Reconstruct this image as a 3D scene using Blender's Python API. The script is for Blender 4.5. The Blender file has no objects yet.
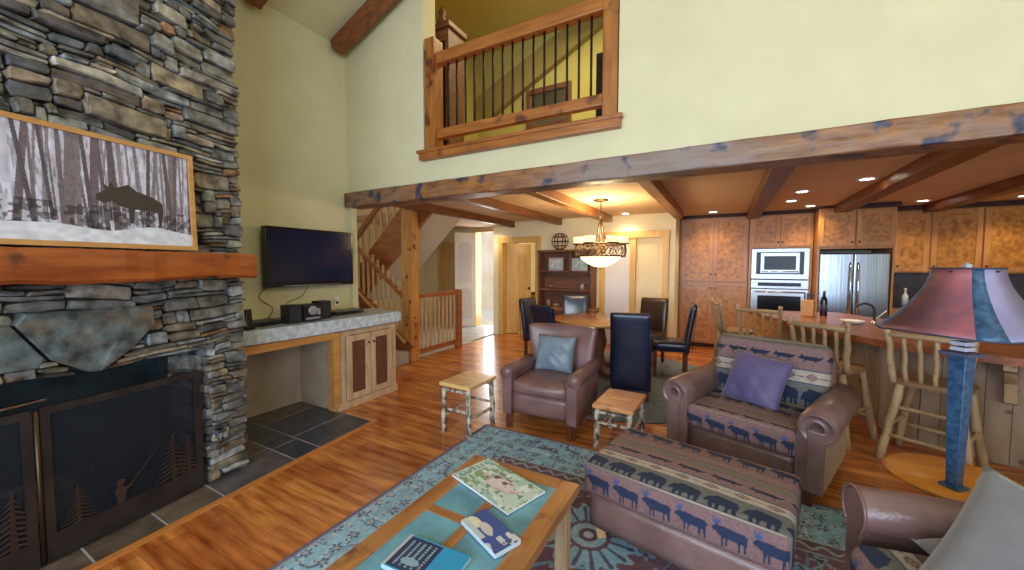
import bpy, bmesh, math, random
import numpy as np
from mathutils import Vector, Matrix
random.seed(7)
RNG = np.random.default_rng(5)
PI = math.pi
COL = bpy.context.scene.collection
sc = bpy.context.scene
sc.view_settings.view_transform = 'Standard'
sc.view_settings.look = 'None'
sc.view_settings.gamma = 1
sc.view_settings.use_curve_mapping = False
sc.view_settings.exposure = 0.28

# ------------------------------------------------------------------ materials
def mk(name):
    m = bpy.data.materials.new(name); m.use_nodes = True
    nt = m.node_tree; b = nt.nodes['Principled BSDF']
    return m, nt, b
def rgba(c): return (c[0], c[1], c[2], 1)
def setp(b, rough=.5, metal=0, spec=None, coat=0, sheen=0):
    b.inputs['Roughness'].default_value = rough
    b.inputs['Metallic'].default_value = metal
    if spec is not None: b.inputs['Specular IOR Level'].default_value = spec
    if coat: b.inputs['Coat Weight'].default_value = coat; b.inputs['Coat Roughness'].default_value = .15
    if sheen: b.inputs['Sheen Weight'].default_value = sheen
def noisy(name, c1, c2, scale=6, rough=.5, metal=0, stretch=(1, 1, 1), bump=0, spec=None, coat=0, lo=.35, hi=.65, detail=5, bscale=None, sheen=0):
    m, nt, b = mk(name); setp(b, rough, metal, spec, coat, sheen)
    tc = nt.nodes.new('ShaderNodeTexCoord'); mp = nt.nodes.new('ShaderNodeMapping')
    mp.inputs['Scale'].default_value = stretch
    nt.links.new(tc.outputs['Object'], mp.inputs['Vector'])
    n = nt.nodes.new('ShaderNodeTexNoise'); n.inputs['Scale'].default_value = scale; n.inputs['Detail'].default_value = detail
    nt.links.new(mp.outputs[0], n.inputs['Vector'])
    r = nt.nodes.new('ShaderNodeValToRGB')
    r.color_ramp.elements[0].position = lo; r.color_ramp.elements[1].position = hi
    r.color_ramp.elements[0].color = rgba(c1); r.color_ramp.elements[1].color = rgba(c2)
    nt.links.new(n.outputs[0], r.inputs[0]); nt.links.new(r.outputs[0], b.inputs['Base Color'])
    if bump:
        bp = nt.nodes.new('ShaderNodeBump'); bp.inputs['Strength'].default_value = bump; bp.inputs['Distance'].default_value = .01
        if bscale:
            n2 = nt.nodes.new('ShaderNodeTexNoise'); n2.inputs['Scale'].default_value = bscale; n2.inputs['Detail'].default_value = 3
            nt.links.new(tc.outputs['Object'], n2.inputs['Vector']); nt.links.new(n2.outputs[0], bp.inputs['Height'])
        else: nt.links.new(n.outputs[0], bp.inputs['Height'])
        nt.links.new(bp.outputs[0], b.inputs['Normal'])
    return m
def wood(name, c1, c2, axis='x', scale=5, rough=.45, coat=0, knots=None, ratio=9, bump=.15, spec=None):
    st = {'x': (1, ratio, ratio), 'y': (ratio, 1, ratio), 'z': (ratio, ratio, 1)}[axis]
    m = noisy(name, c1, c2, scale / 3, rough, 0, st, bump, spec, coat, .3, .7, 6)
    if knots:
        nt = m.node_tree; b = nt.nodes['Principled BSDF']
        ramp = [n for n in nt.nodes if n.type == 'VALTORGB'][0]
        tc = [n for n in nt.nodes if n.type == 'TEX_COORD'][0]
        n = nt.nodes.new('ShaderNodeTexNoise'); n.inputs['Scale'].default_value = knots[1]; n.inputs['Detail'].default_value = 3
        nt.links.new(tc.outputs['Object'], n.inputs['Vector'])
        r2 = nt.nodes.new('ShaderNodeValToRGB'); r2.color_ramp.elements[0].position = knots[2]; r2.color_ramp.elements[1].position = knots[3]
        r2.color_ramp.elements[0].color = (0, 0, 0, 1); r2.color_ramp.elements[1].color = (1, 1, 1, 1)
        nt.links.new(n.outputs[0], r2.inputs[0])
        mx = nt.nodes.new('ShaderNodeMix'); mx.data_type = 'RGBA'
        nt.links.new(r2.outputs[0], mx.inputs[0]); nt.links.new(ramp.outputs[0], mx.inputs[6])
        mx.inputs[7].default_value = rgba(knots[0])
        nt.links.new(mx.outputs[2], b.inputs['Base Color'])
    return m
def plain(name, c, rough=.5, metal=0, spec=None, coat=0):
    m, nt, b = mk(name); setp(b, rough, metal, spec, coat)
    b.inputs['Base Color'].default_value = rgba(c)
    n = nt.nodes.new('ShaderNodeTexNoise'); n.inputs['Scale'].default_value = 40
    mr = nt.nodes.new('ShaderNodeMapRange'); mr.inputs[3].default_value = max(0, rough - .05); mr.inputs[4].default_value = min(1, rough + .05)
    nt.links.new(n.outputs[0], mr.inputs[0]); nt.links.new(mr.outputs[0], b.inputs['Roughness'])
    return m
def emit(name, c, s):
    m, nt, b = mk(name); b.inputs['Base Color'].default_value = rgba(c)
    b.inputs['Emission Color'].default_value = rgba(c); b.inputs['Emission Strength'].default_value = s
    return m
def vcol(name, rough=.8, bump=0, bscale=60, var=.12, coat=0, sheen=0, vs=25):
    m, nt, b = mk(name); setp(b, rough, 0, None, coat, sheen)
    a = nt.nodes.new('ShaderNodeVertexColor'); a.layer_name = 'Col'
    tc = nt.nodes.new('ShaderNodeTexCoord')
    n = nt.nodes.new('ShaderNodeTexNoise'); n.inputs['Scale'].default_value = vs; n.inputs['Detail'].default_value = 6
    nt.links.new(tc.outputs['Object'], n.inputs['Vector'])
    mr = nt.nodes.new('ShaderNodeMapRange'); mr.inputs[1].default_value = .3; mr.inputs[2].default_value = .7
    mr.inputs[3].default_value = 1 - var * 2; mr.inputs[4].default_value = 1 + var
    nt.links.new(n.outputs[0], mr.inputs[0])
    mx = nt.nodes.new('ShaderNodeVectorMath'); mx.operation = 'SCALE'
    nt.links.new(a.outputs[0], mx.inputs[0]); nt.links.new(mr.outputs[0], mx.inputs['Scale'])
    nt.links.new(mx.outputs[0], b.inputs['Base Color'])
    if bump:
        n2 = nt.nodes.new('ShaderNodeTexNoise'); n2.inputs['Scale'].default_value = bscale; n2.inputs['Detail'].default_value = 5
        nt.links.new(tc.outputs['Object'], n2.inputs['Vector'])
        bp = nt.nodes.new('ShaderNodeBump'); bp.inputs['Strength'].default_value = bump; bp.inputs['Distance'].default_value = .01
        nt.links.new(n2.outputs[0], bp.inputs['Height']); nt.links.new(bp.outputs[0], b.inputs['Normal'])
    return m
def glass(name, c=(1, 1, 1), rough=.02):
    m, nt, b = mk(name); setp(b, rough); b.inputs['Base Color'].default_value = rgba(c)
    b.inputs['Transmission Weight'].default_value = 1; b.inputs['IOR'].default_value = 1.1
    return m
M = {}
def beam_mat():
    m = wood('log_beam', (.13, .040, .010), (.42, .18, .045), 'x', 13, .45, 0, ((.030, .034, .06), 5.5, .55, .64), 5, .9)
    nt = m.node_tree; b = nt.nodes['Principled BSDF']; src = b.inputs['Base Color'].links[0].from_socket
    tc = [n for n in nt.nodes if n.type == 'TEX_COORD'][0]
    n = nt.nodes.new('ShaderNodeTexNoise'); n.inputs['Scale'].default_value = .55; n.inputs['Detail'].default_value = 2; nt.links.new(tc.outputs['Object'], n.inputs['Vector'])
    n2 = nt.nodes.new('ShaderNodeTexNoise'); n2.inputs['Scale'].default_value = 9; n2.inputs['Detail'].default_value = 5; nt.links.new(tc.outputs['Object'], n2.inputs['Vector'])
    ad = nt.nodes.new('ShaderNodeMath'); ad.operation = 'MULTIPLY_ADD'; ad.inputs[1].default_value = .35; nt.links.new(n2.outputs[0], ad.inputs[0]); nt.links.new(n.outputs[0], ad.inputs[2])
    r = nt.nodes.new('ShaderNodeValToRGB'); r.color_ramp.elements[0].position = .60; r.color_ramp.elements[1].position = .86; nt.links.new(ad.outputs[0], r.inputs[0])
    mx = nt.nodes.new('ShaderNodeMix'); mx.data_type = 'RGBA'; nt.links.new(r.outputs[0], mx.inputs[0]); nt.links.new(src, mx.inputs[6]); mx.inputs[7].default_value = (.24, .175, .14, 1); mx.blend_type = 'MIX'  # grey patches put the window glare into the beam colour
    r2 = [q for q in nt.nodes if q.type == 'VALTORGB'][1]
    mx2 = nt.nodes.new('ShaderNodeMix'); mx2.data_type = 'RGBA'; nt.links.new(r2.outputs[0], mx2.inputs[0]); nt.links.new(mx.outputs[2], mx2.inputs[6]); mx2.inputs[7].default_value = (.035, .04, .07, 1)
    nt.links.new(mx2.outputs[2], b.inputs['Base Color'])
    return m
M['wall'] = noisy('wall_paint', (.66, .61, .37), (.70, .65, .40), 3, .85)
M['wall_warm'] = noisy('wall_paint_dining', (.78, .70, .46), (.82, .74, .50), 3, .8)
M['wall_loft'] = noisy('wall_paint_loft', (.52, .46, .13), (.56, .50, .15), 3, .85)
M['ceil_k'] = noisy('ceiling_paint', (.62, .44, .27), (.67, .48, .30), 3, .8)
M['beam'] = beam_mat()
M['rafter'] = wood('rafter_wood', (.13, .035, .01), (.30, .10, .03), 'x', 8, .45, 0, ((.04, .012, .006), 4, .58, .7), 8)
M['cbeam'] = wood('ceiling_beam_wood', (.10, .032, .012), (.22, .075, .025), 'y', 8, .4, 0, None, 8)
M['cbeam_l'] = wood('ceiling_beam_wood_light', (.24, .09, .025), (.40, .17, .05), 'y', 8, .4, 0, None, 8)
M['post'] = wood('post_wood', (.42, .17, .035), (.66, .33, .08), 'z', 7, .4, .1, ((.12, .04, .01), 6, .62, .7), 8)
M['rail'] = wood('railing_wood', (.26, .075, .014), (.46, .17, .035), 'x', 8, .4, .1, ((.12, .035, .01), 5, .6, .7), 8)
M['railz'] = wood('railing_post_wood', (.25, .08, .014), (.44, .17, .035), 'z', 8, .4, .1, ((.12, .035, .01), 5, .6, .7), 8)
M['stairwood'] = wood('stair_wood', (.20, .055, .015), (.38, .13, .03), 'x', 8, .4, .1)
M['mantel'] = wood('mantel_wood', (.22, .045, .008), (.42, .115, .02), 'y', 8, .35, .15, ((.045, .014, .008), 5, .6, .68), 6, .5)
M['pine'] = wood('pine_wood', (.50, .30, .10), (.70, .47, .19), 'z', 7, .45, .1, ((.3, .13, .03), 9, .66, .72))
M['pine_y'] = wood('yellow_pine', (.62, .36, .09), (.76, .50, .16), 'z', 6, .45, .1)
M['log'] = wood('peeled_log', (.26, .155, .07), (.52, .36, .19), 'z', 6, .5, 0, ((.18, .08, .03), 13, .62, .7), 6, .4)
M['logx'] = wood('peeled_log_rail', (.26, .155, .07), (.52, .36, .19), 'x', 6, .5, 0, ((.18, .08, .03), 13, .62, .7), 6, .4)
M['cab'] = wood('alder_cabinet', (.40, .16, .035), (.60, .28, .07), 'z', 8, .4, .1, None, 6)
M['cab_panel'] = noisy('burl_panel', (.30, .11, .015), (.56, .25, .04), 18, .4, 0, (1, 1, 1), .1, None, .1)
M['cab_dark'] = plain('cabinet_dark_brown', (.05, .02, .01), .7)  # dark brown for toe kicks and crown mouldings
M['hutch'] = wood('hutch_wood', (.11, .04, .02), (.22, .09, .04), 'x', 8, .45)
M['pantry'] = wood('pantry_wood', (.38, .17, .07), (.50, .25, .11), 'z', 8, .4, .1, None, 5)
M['pantry_panel'] = noisy('pantry_burl', (.33, .14, .05), (.48, .24, .09), 14, .38, 0, (1, 1, 1), .1, None, .1)
M['bar_top'] = wood('bar_top_wood', (.17, .045, .015), (.38, .12, .04), 'x', 6, .36, .1, ((.05, .02, .012), 4, .6, .7), 8, .1)
M['bar_panel'] = wood('barn_board', (.21, .13, .07), (.36, .25, .15), 'z', 6, .6, 0, ((.09, .05, .03), 9, .64, .72), 7, .4)
M['tbl'] = wood('coffee_table_wood', (.26, .095, .025), (.46, .20, .06), 'y', 9, .32, .2, ((.16, .05, .02), 6, .62, .7), 8)
M['tblx'] = wood('coffee_table_rail_wood', (.26, .095, .025), (.46, .20, .06), 'x', 9, .32, .2, ((.16, .05, .02), 6, .62, .7), 8)
M['tbl_leg'] = wood('coffee_table_leg_wood', (.34, .20, .10), (.50, .34, .19), 'z', 8, .5)
M['slate_in'] = noisy('blue_slate_inlay', (.09, .24, .32), (.19, .44, .54), 5, .22, 0, (1, 1, 1), .1, None, .3)
M['side_top'] = wood('side_table_plank', (.60, .32, .09), (.85, .55, .22), 'x', 8, .35, .2, ((.3, .1, .03), 7, .62, .7), 7)
M['side_top2'] = wood('end_table_plank', (.55, .20, .06), (.78, .36, .13), 'x', 8, .35, .2, ((.3, .08, .03), 6, .60, .7), 6)
M['birch'] = noisy('birch_bark', (.10, .075, .055), (.62, .53, .40), 26, .6, 0, (1, 1, .6), .4, None, 0, .42, .56)
M['birch_dark'] = noisy('dark_bark', (.05, .045, .04), (.30, .27, .24), 8, .6, 0, (1, 1, .5), .4, None, 0, .4, .62)
M['leather'] = noisy('brown_leather', (.15, .072, .062), (.26, .135, .118), 5, .34, 0, (1, 1, 1), .25, None, .15, .3, .7, 4, 90)
M['leather2'] = noisy('distressed_leather', (.12, .062, .055), (.26, .15, .13), 4, .30, 0, (1, 1, 1), .25, None, .15, .3, .7, 6, 80)
M['leather_pale'] = noisy('pale_leather_side', (.40, .32, .25), (.50, .41, .33), 4, .5, 0, (1, 1, 1), .1)
M['black_leather'] = noisy('black_leather', (.006, .008, .022), (.014, .018, .045), 5, .3, 0, (1, 1, 1), .15, None, .2, .3, .7, 4, 80)
M['brown_leather_chair'] = noisy('dark_brown_leather', (.03, .014, .008), (.06, .028, .015), 5, .3, 0, (1, 1, 1), .15, None, .2)
M['blue_pillow'] = noisy('slate_blue_leather', (.13, .17, .20), (.25, .30, .34), 6, .4, 0, (1, 1, 1), .4, None, 0, .3, .7, 5)
M['purple'] = noisy('purple_velvet', (.085, .06, .15), (.13, .10, .21), 6, .6, 0, (1, 1, 1), .3, None, 0, .3, .7, 4, 40, .2)
M['grey_pillow'] = noisy('grey_suede', (.125, .112, .11), (.18, .165, .155), 5, .75, 0, (1, 1, 1), .15, None, 0, .3, .7, 4, 60, .4)
M['dark_foot'] = wood('dark_leg_wood', (.10, .025, .012), (.18, .05, .02), 'z', 8, .35)
M['black'] = plain('black_plastic', (.012, .012, .014), .35)
M['black_gloss'] = plain('gloss_black', (.008, .009, .013), .12, 0, None, .3)
M['screen'] = plain('tv_screen', (.010, .018, .06), .10, 0, .6)
M['iron'] = plain('dark_iron', (.02, .018, .017), .5, .6)
M['bronze'] = plain('bronze_metal', (.09, .055, .03), .4, .8)
M['fire_frame'] = noisy('fire_door_frame', (.030, .024, .024), (.06, .045, .042), 8, .45, .5)
M['fire_cut'] = plain('fire_door_cutout', (.075, .048, .04), .45, .5)
M['soot'] = noisy('soot_brick', (.02, .03, .035), (.05, .075, .085), 6, .85)
M['steel'] = noisy('brushed_steel', (.26, .28, .32), (.38, .41, .46), 3, .22, 1, (30, 30, .4), .02)
M['steel_b'] = noisy('appliance_steel', (.34, .35, .36), (.44, .46, .48), 3, .30, 1, (.4, 30, 30), .02)
M['oven_glass'] = plain('oven_glass', (.006, .007, .010), .22, 0, .25)
M['chrome'] = plain('chrome', (.75, .76, .78), .12, 1)
M['silver'] = plain('silver_plastic', (.45, .46, .50), .35, .5)
M['white'] = plain('white_paint', (.8, .8, .78), .5)
M['white_door'] = noisy('white_door_paint', (.70, .70, .72), (.78, .78, .80), 3, .5)
M['cream_door'] = noisy('cream_door_paint', (.72, .62, .38), (.78, .68, .43), 2, .5)
M['granite'] = noisy('grey_granite', (.42, .48, .54), (.68, .74, .79), 22, .25, 0, (1, 1, 1), 0, None, .3, .35, .65)
M['grille'] = noisy('red_brown_grille', (.10, .035, .018), (.17, .06, .03), 30, .7)
M['nook'] = noisy('nook_plaster', (.42, .31, .22), (.52, .40, .29), 4, .7)
M['cab_pale'] = wood('pickled_wood', (.46, .30, .16), (.66, .47, .28), 'z', 7, .5, 0, ((.25, .12, .05), 8, .64, .72), 6)
M['cab_trim'] = wood('nook_trim_wood', (.48, .20, .05), (.66, .34, .10), 'y', 7, .45, .1)
M['carpet'] = noisy('stair_carpet', (.42, .40, .38), (.52, .50, .48), 60, .95)
M['tile_entry'] = noisy('entry_tile', (.34, .34, .34), (.46, .47, .48), 4, .4)
M['outdoor'] = noisy('porch_paving', (.55, .5, .45), (.65, .6, .55), 3, .8)
M['shade_pink'] = noisy('mica_rose', (.13, .055, .085), (.36, .10, .11), 5, .5, 0, (1, 1, 1), .1)
M['shade_lilac'] = noisy('mica_lilac', (.22, .19, .32), (.32, .28, .42), 4, .45, 0, (1, 1, 1), .1)
M['lamp_blue'] = noisy('blue_patina', (.015, .05, .11), (.045, .12, .22), 40, .4, 0, (1, 1, 1), .2, None, .2)
M['blue_rim'] = plain('shade_rim', (.03, .04, .07), .5)
M['orange_wood'] = wood('orange_table_wood', (.52, .17, .015), (.74, .29, .03), 'x', 6, .4, .1)
M['alab'] = emit('alabaster_bowl', (1.0, .80, .52), 1.8)
M['alab2'] = emit('shade_glass_lit', (1.0, .72, .34), 1.0)
M['bulb'] = emit('downlight_lamp', (1.0, .88, .70), 14)
M['paper'] = plain('paper_white', (.7, .7, .68), .6)
M['spindle'] = wood('baluster_wood', (.52, .33, .16), (.68, .48, .26), 'z', 8, .45)
M['red_wood'] = wood('landing_rail_wood', (.30, .09, .03), (.46, .17, .06), 'y', 8, .4, .1)
M['knife'] = plain('block_wood', (.65, .33, .10), .5)
M['grout'] = noisy('tile_grout', (.30, .31, .33), (.38, .39, .41), 8, .9)
M['glass'] = glass('window_glass')
M['vtile'] = vcol('slate_tile', .35, .3, 12, .25, .2, 0, 9)
M['vstone'] = vcol('ledge_stone', .6, 1.0, 18, .42, .0, 0, 13)
def rust(m):
    nt = m.node_tree; b = nt.nodes['Principled BSDF']; src = b.inputs['Base Color'].links[0].from_socket
    tc = [n for n in nt.nodes if n.type == 'TEX_COORD'][0]
    mp = nt.nodes.new('ShaderNodeMapping'); mp.inputs['Scale'].default_value = (1, 1, 2.6); nt.links.new(tc.outputs['Object'], mp.inputs['Vector'])
    n = nt.nodes.new('ShaderNodeTexNoise'); n.inputs['Scale'].default_value = 3.2; n.inputs['Detail'].default_value = 6; n.inputs['Roughness'].default_value = .7; nt.links.new(mp.outputs[0], n.inputs['Vector'])
    r = nt.nodes.new('ShaderNodeValToRGB'); r.color_ramp.elements[0].position = .50; r.color_ramp.elements[1].position = .68; r.color_ramp.elements[1].color = (.65, .65, .65, 1); nt.links.new(n.outputs[0], r.inputs[0])
    mx = nt.nodes.new('ShaderNodeMix'); mx.data_type = 'RGBA'; nt.links.new(r.outputs[0], mx.inputs[0]); nt.links.new(src, mx.inputs[6]); mx.inputs[7].default_value = (.20, .13, .065, 1)
    nt.links.new(mx.outputs[2], b.inputs['Base Color'])
rust(M['vstone'])
M['vrug'] = vcol('rug_wool', .95, .15, 200, .12, 0, 0, 40)
M['vfab'] = vcol('tapestry_fabric', .85, .2, 220, .10, 0, 0, 60)
M['vprint'] = vcol('printed_paper', .3, 0, 10, .04, .2)
M['vphoto'] = vcol('photo_print', .5, 0, 10, .06)
M['dining_rug'] = noisy('round_rug_wool', (.14, .17, .20), (.20, .24, .28), 12, .95)

def floor_mat():
    m, nt, b = mk('plank_floor'); setp(b, .24, 0, .5, .25)
    tc = nt.nodes.new('ShaderNodeTexCoord')
    br = nt.nodes.new('ShaderNodeTexBrick'); br.offset = .37; br.offset_frequency = 2
    br.inputs['Scale'].default_value = 1; br.inputs['Brick Width'].default_value = 1.1; br.inputs['Row Height'].default_value = .105
    br.inputs['Mortar Size'].default_value = .0014; br.inputs['Mortar Smooth'].default_value = .1
    br.inputs['Color1'].default_value = (.62, .225, .045, 1); br.inputs['Color2'].default_value = (.40, .105, .020, 1)
    br.inputs['Mortar'].default_value = (.26, .075, .018, 1)
    nt.links.new(tc.outputs['Object'], br.inputs['Vector'])
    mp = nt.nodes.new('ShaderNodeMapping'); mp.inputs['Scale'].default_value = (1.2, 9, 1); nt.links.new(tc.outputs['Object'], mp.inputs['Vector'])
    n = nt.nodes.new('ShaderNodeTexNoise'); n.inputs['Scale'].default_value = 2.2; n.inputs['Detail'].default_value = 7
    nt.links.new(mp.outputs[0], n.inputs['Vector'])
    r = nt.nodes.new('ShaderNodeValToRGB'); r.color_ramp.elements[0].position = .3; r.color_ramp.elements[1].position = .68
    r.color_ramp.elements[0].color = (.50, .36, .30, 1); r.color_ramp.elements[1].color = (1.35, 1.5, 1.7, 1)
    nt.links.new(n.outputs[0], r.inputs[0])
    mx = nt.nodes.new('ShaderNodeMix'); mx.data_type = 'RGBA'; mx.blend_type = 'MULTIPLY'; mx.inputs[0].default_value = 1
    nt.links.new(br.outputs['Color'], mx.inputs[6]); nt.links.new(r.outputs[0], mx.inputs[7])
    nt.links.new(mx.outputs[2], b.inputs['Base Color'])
    bp = nt.nodes.new('ShaderNodeBump'); bp.inputs['Strength'].default_value = .12; bp.inputs['Distance'].default_value = .004
    nt.links.new(n.outputs[0], bp.inputs['Height']); nt.links.new(bp.outputs[0], b.inputs['Normal'])
    return m
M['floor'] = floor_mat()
def mesh_mat():
    m, nt, b = mk('fire_mesh'); setp(b, .5, .4)
    b.inputs['Base Color'].default_value = (.02, .03, .045, 1); b.inputs['Alpha'].default_value = .55
    return m
M['firemesh'] = mesh_mat()

# ------------------------------------------------------------------ mesh helpers
def link(name, me, m=None, parent=None):
    o = bpy.data.objects.new(name, me); COL.objects.link(o)
    if m is not None:
        for x in (m if isinstance(m, (list, tuple)) else [m]): me.materials.append(M[x] if isinstance(x, str) else x)
    if parent is not None: o.parent = parent
    return o
class MB:
    def __init__(s): s.bm = bmesh.new()
    def box(s, x0, x1, y0, y1, z0, z1, bev=0, rot=None, mi=0):
        g = bmesh.ops.create_cube(s.bm, size=1)['verts']
        c = Vector(((x0 + x1) / 2, (y0 + y1) / 2, (z0 + z1) / 2)); d = (abs(x1 - x0), abs(y1 - y0), abs(z1 - z0))
        for v in g: v.co = Vector((v.co.x * d[0], v.co.y * d[1], v.co.z * d[2]))
        if rot is not None:
            for v in g: v.co = rot @ v.co
        for v in g: v.co += c
        fs = {f for v in g for f in v.link_faces}
        for f in fs: f.material_index = mi
        if bev:
            es = {e for v in g for e in v.link_edges}
            bmesh.ops.bevel(s.bm, geom=list(es), offset=min(bev, min(d) * .45), segments=2, profile=.6, affect='EDGES')
        return s
    def bar(s, p, q, w, h, bev=0, up=(0, 0, 1)):
        p = Vector(p); q = Vector(q); d = q - p; L = d.length; z = d / L
        u = Vector(up); x = u.cross(z)
        if x.length < 1e-4: x = Vector((1, 0, 0)).cross(z)
        x.normalize(); y = z.cross(x)
        R = Matrix((x, y, z)).transposed()
        c = (p + q) / 2
        s.box(c.x - w / 2, c.x + w / 2, c.y - h / 2, c.y + h / 2, c.z - L / 2, c.z + L / 2, bev, R)
        return s
    def tube(s, pts, rs, n=12, cap=True):
        pts = [Vector(p) for p in pts]
        if not isinstance(rs, (list, tuple)): rs = [rs] * len(pts)
        rings = []; ref = None
        for i, p in enumerate(pts):
            t = (pts[min(i + 1, len(pts) - 1)] - pts[max(i - 1, 0)]).normalized()
            if ref is None:
                ref = Vector((1, 0, 0)) if abs(t.x) < .8 else Vector((0, 1, 0))
            a = (ref - t * ref.dot(t)).normalized(); ref = a; b = t.cross(a)
            rings.append([s.bm.verts.new(p + (a * math.cos(2 * PI * k / n) + b * math.sin(2 * PI * k / n)) * rs[i]) for k in range(n)])
        for r0, r1 in zip(rings, rings[1:]):
            for k in range(n):
                f = s.bm.faces.new((r0[k], r0[(k + 1) % n], r1[(k + 1) % n], r1[k])); f.smooth = True
        if cap:
            s.bm.faces.new(rings[0][::-1]); s.bm.faces.new(rings[-1])
        return s
    def lathe(s, prof, c=(0, 0, 0), n=28, sx=1, sy=1):
        c = Vector(c); rings = []
        for r, z in prof:
            rings.append([s.bm.verts.new(c + Vector((max(r, .0005) * math.cos(2 * PI * k / n) * sx, max(r, .0005) * math.sin(2 * PI * k / n) * sy, z))) for k in range(n)])
        for r0, r1 in zip(rings, rings[1:]):
            for k in range(n):
                f = s.bm.faces.new((r0[k], r0[(k + 1) % n], r1[(k + 1) % n], r1[k])); f.smooth = True
        s.bm.faces.new(rings[0][::-1]); s.bm.faces.new(rings[-1])
        return s
    def prism(s, pts, z0, z1, T=None, mi=0):
        T = T or (lambda p: p)
        a = [s.bm.verts.new(T(Vector((x, y, z0)))) for x, y in pts]; b = [s.bm.verts.new(T(Vector((x, y, z1)))) for x, y in pts]
        n = len(pts); fs = [s.bm.faces.new(a[::-1]), s.bm.faces.new(b)]
        for k in range(n): fs.append(s.bm.faces.new((a[k], a[(k + 1) % n], b[(k + 1) % n], b[k])))
        for f in fs: f.material_index = mi
        return s
    def build(s, name, m, parent=None, loc=None, rotz=0, smooth=False, norm=True):
        if norm: bmesh.ops.recalc_face_normals(s.bm, faces=s.bm.faces)
        if smooth:
            for f in s.bm.faces: f.smooth = True
        me = bpy.data.meshes.new(name); s.bm.to_mesh(me); s.bm.free()
        o = link(name, me, m, parent)
        if loc is not None: o.location = loc
        o.rotation_euler[2] = rotz
        return o
def tag(o, label=None, cat=None, group=None, kind=None):
    if label: o['label'] = label
    if cat: o['category'] = cat
    if group: o['group'] = group
    if kind: o['kind'] = kind
    return o
def thing(name, label, cat, loc=(0, 0, 0), rz=0, group=None):
    o = bpy.data.objects.new(name, None); COL.objects.link(o); o.location = loc; o.rotation_euler = (0, 0, rz); o.empty_display_size = .1
    return tag(o, label, cat, group)
def struct(o): o['kind'] = 'structure'; return o
def dup(root, loc, rz, label=None):
    def cp(o, par):
        c = o.copy(); COL.objects.link(c)
        if par is not None: c.parent = par
        for ch in [x for x in ALLCH.get(o.name, [])]: cp(ch, c)
        return c
    ALLCH = {}
    for x in bpy.data.objects:
        if x.parent: ALLCH.setdefault(x.parent.name, []).append(x)
    r = cp(root, None); r.location = loc; r.rotation_euler = (0, 0, rz)
    if label: r['label'] = label
    return r
def Bx(name, m, x0, x1, y0, y1, z0, z1, parent=None, bev=0):
    return MB().box(x0, x1, y0, y1, z0, z1, bev).build(name, m, parent)

def set_cols(me, cols):
    at = me.color_attributes.new(name='Col', type='FLOAT_COLOR', domain='POINT')
    a = np.ones((len(cols), 4), np.float32); a[:, :3] = cols
    at.data.foreach_set('color', a.ravel())
def grid_mesh(name, m, P, C, parent=None, smooth=True):
    """P (nv,nu,3) positions, C (nv,nu,3) colours"""
    nv, nu, _ = P.shape
    idx = np.arange(nv * nu).reshape(nv, nu)
    q = np.stack([idx[:-1, :-1], idx[:-1, 1:], idx[1:, 1:], idx[1:, :-1]], -1).reshape(-1, 4)
    me = bpy.data.meshes.new(name)
    me.from_pydata(P.reshape(-1, 3).tolist(), [], q.tolist())
    me.polygons.foreach_set('use_smooth', [smooth] * len(q))
    set_cols(me, C.reshape(-1, 3)); me.update()
    return link(name, me, m, parent)

def rounded(w, d, h, r, puff, n):
    """rounded box surface as merged cube grids. n=(nx,ny,nz). returns verts, quads, normalised coords"""
    nx, ny, nz = n; V = []; Q = []; S = []; key = {}
    def addface(axis, sg, na, nb):
        ids = []
        for j in range(nb + 1):
            row = []
            for i in range(na + 1):
                a = -1 + 2 * i / na; b = -1 + 2 * j / nb
                s = [0, 0, 0]; s[axis] = sg; o = [k for k in range(3) if k != axis]; s[o[0]] = a; s[o[1]] = b
                kk = (round(s[0], 5), round(s[1], 5), round(s[2], 5))
                if kk not in key: key[kk] = len(S); S.append(s)
                row.append(key[kk])
            ids.append(row)
        flip = (sg > 0) != (axis == 1)
        for j in range(nb):
            for i in range(na):
                q = [ids[j][i], ids[j][i + 1], ids[j + 1][i + 1], ids[j + 1][i]]
                Q.append(q if flip else q[::-1])
    addface(0, 1, ny, nz); addface(0, -1, ny, nz); addface(1, 1, nx, nz); addface(1, -1, nx, nz); addface(2, 1, nx, ny); addface(2, -1, nx, ny)
    S = np.array(S, float); H = np.array([w, d, h]) / 2
    p = S * H; inner = np.maximum(H - r, 0); c = np.clip(p, -inner, inner); dlt = p - c
    # soften: project the outside offset onto sphere of radius r
    L = np.linalg.norm(dlt, axis=1, keepdims=True); ok = L[:, 0] > 1e-9
    out = p.copy(); mx = np.max(np.abs(dlt), axis=1, keepdims=True)
    out[ok] = c[ok] + dlt[ok] / L[ok] * np.minimum(mx[ok], r)
    for k in range(3):
        o = [i for i in range(3) if i != k]
        out[:, k] += np.sign(S[:, k]) * np.abs(S[:, k]) ** 3 * puff[k] * (1 - S[:, o[0]] ** 2) * (1 - S[:, o[1]] ** 2)
    return out, Q, S
def cushion(name, m, w, d, h, r, puff=(0, 0, 0), n=(14, 14, 8), loc=(0, 0, 0), rot=None, parent=None, colf=None, warp=None, offset=None):
    V, Q, S = rounded(w, d, h, r, puff, n)
    if warp is not None: V = warp(V, S)
    me = bpy.data.meshes.new(name)
    cols = colf(V, S) if colf is not None else None
    if rot is not None: V = V @ np.array(rot.to_3x3()).T
    V = V + np.array(loc)
    me.from_pydata(V.tolist(), [], Q); me.polygons.foreach_set('use_smooth', [True] * len(Q))
    if cols is not None: set_cols(me, cols)
    me.update()
    return link(name, me, m, parent)

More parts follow.
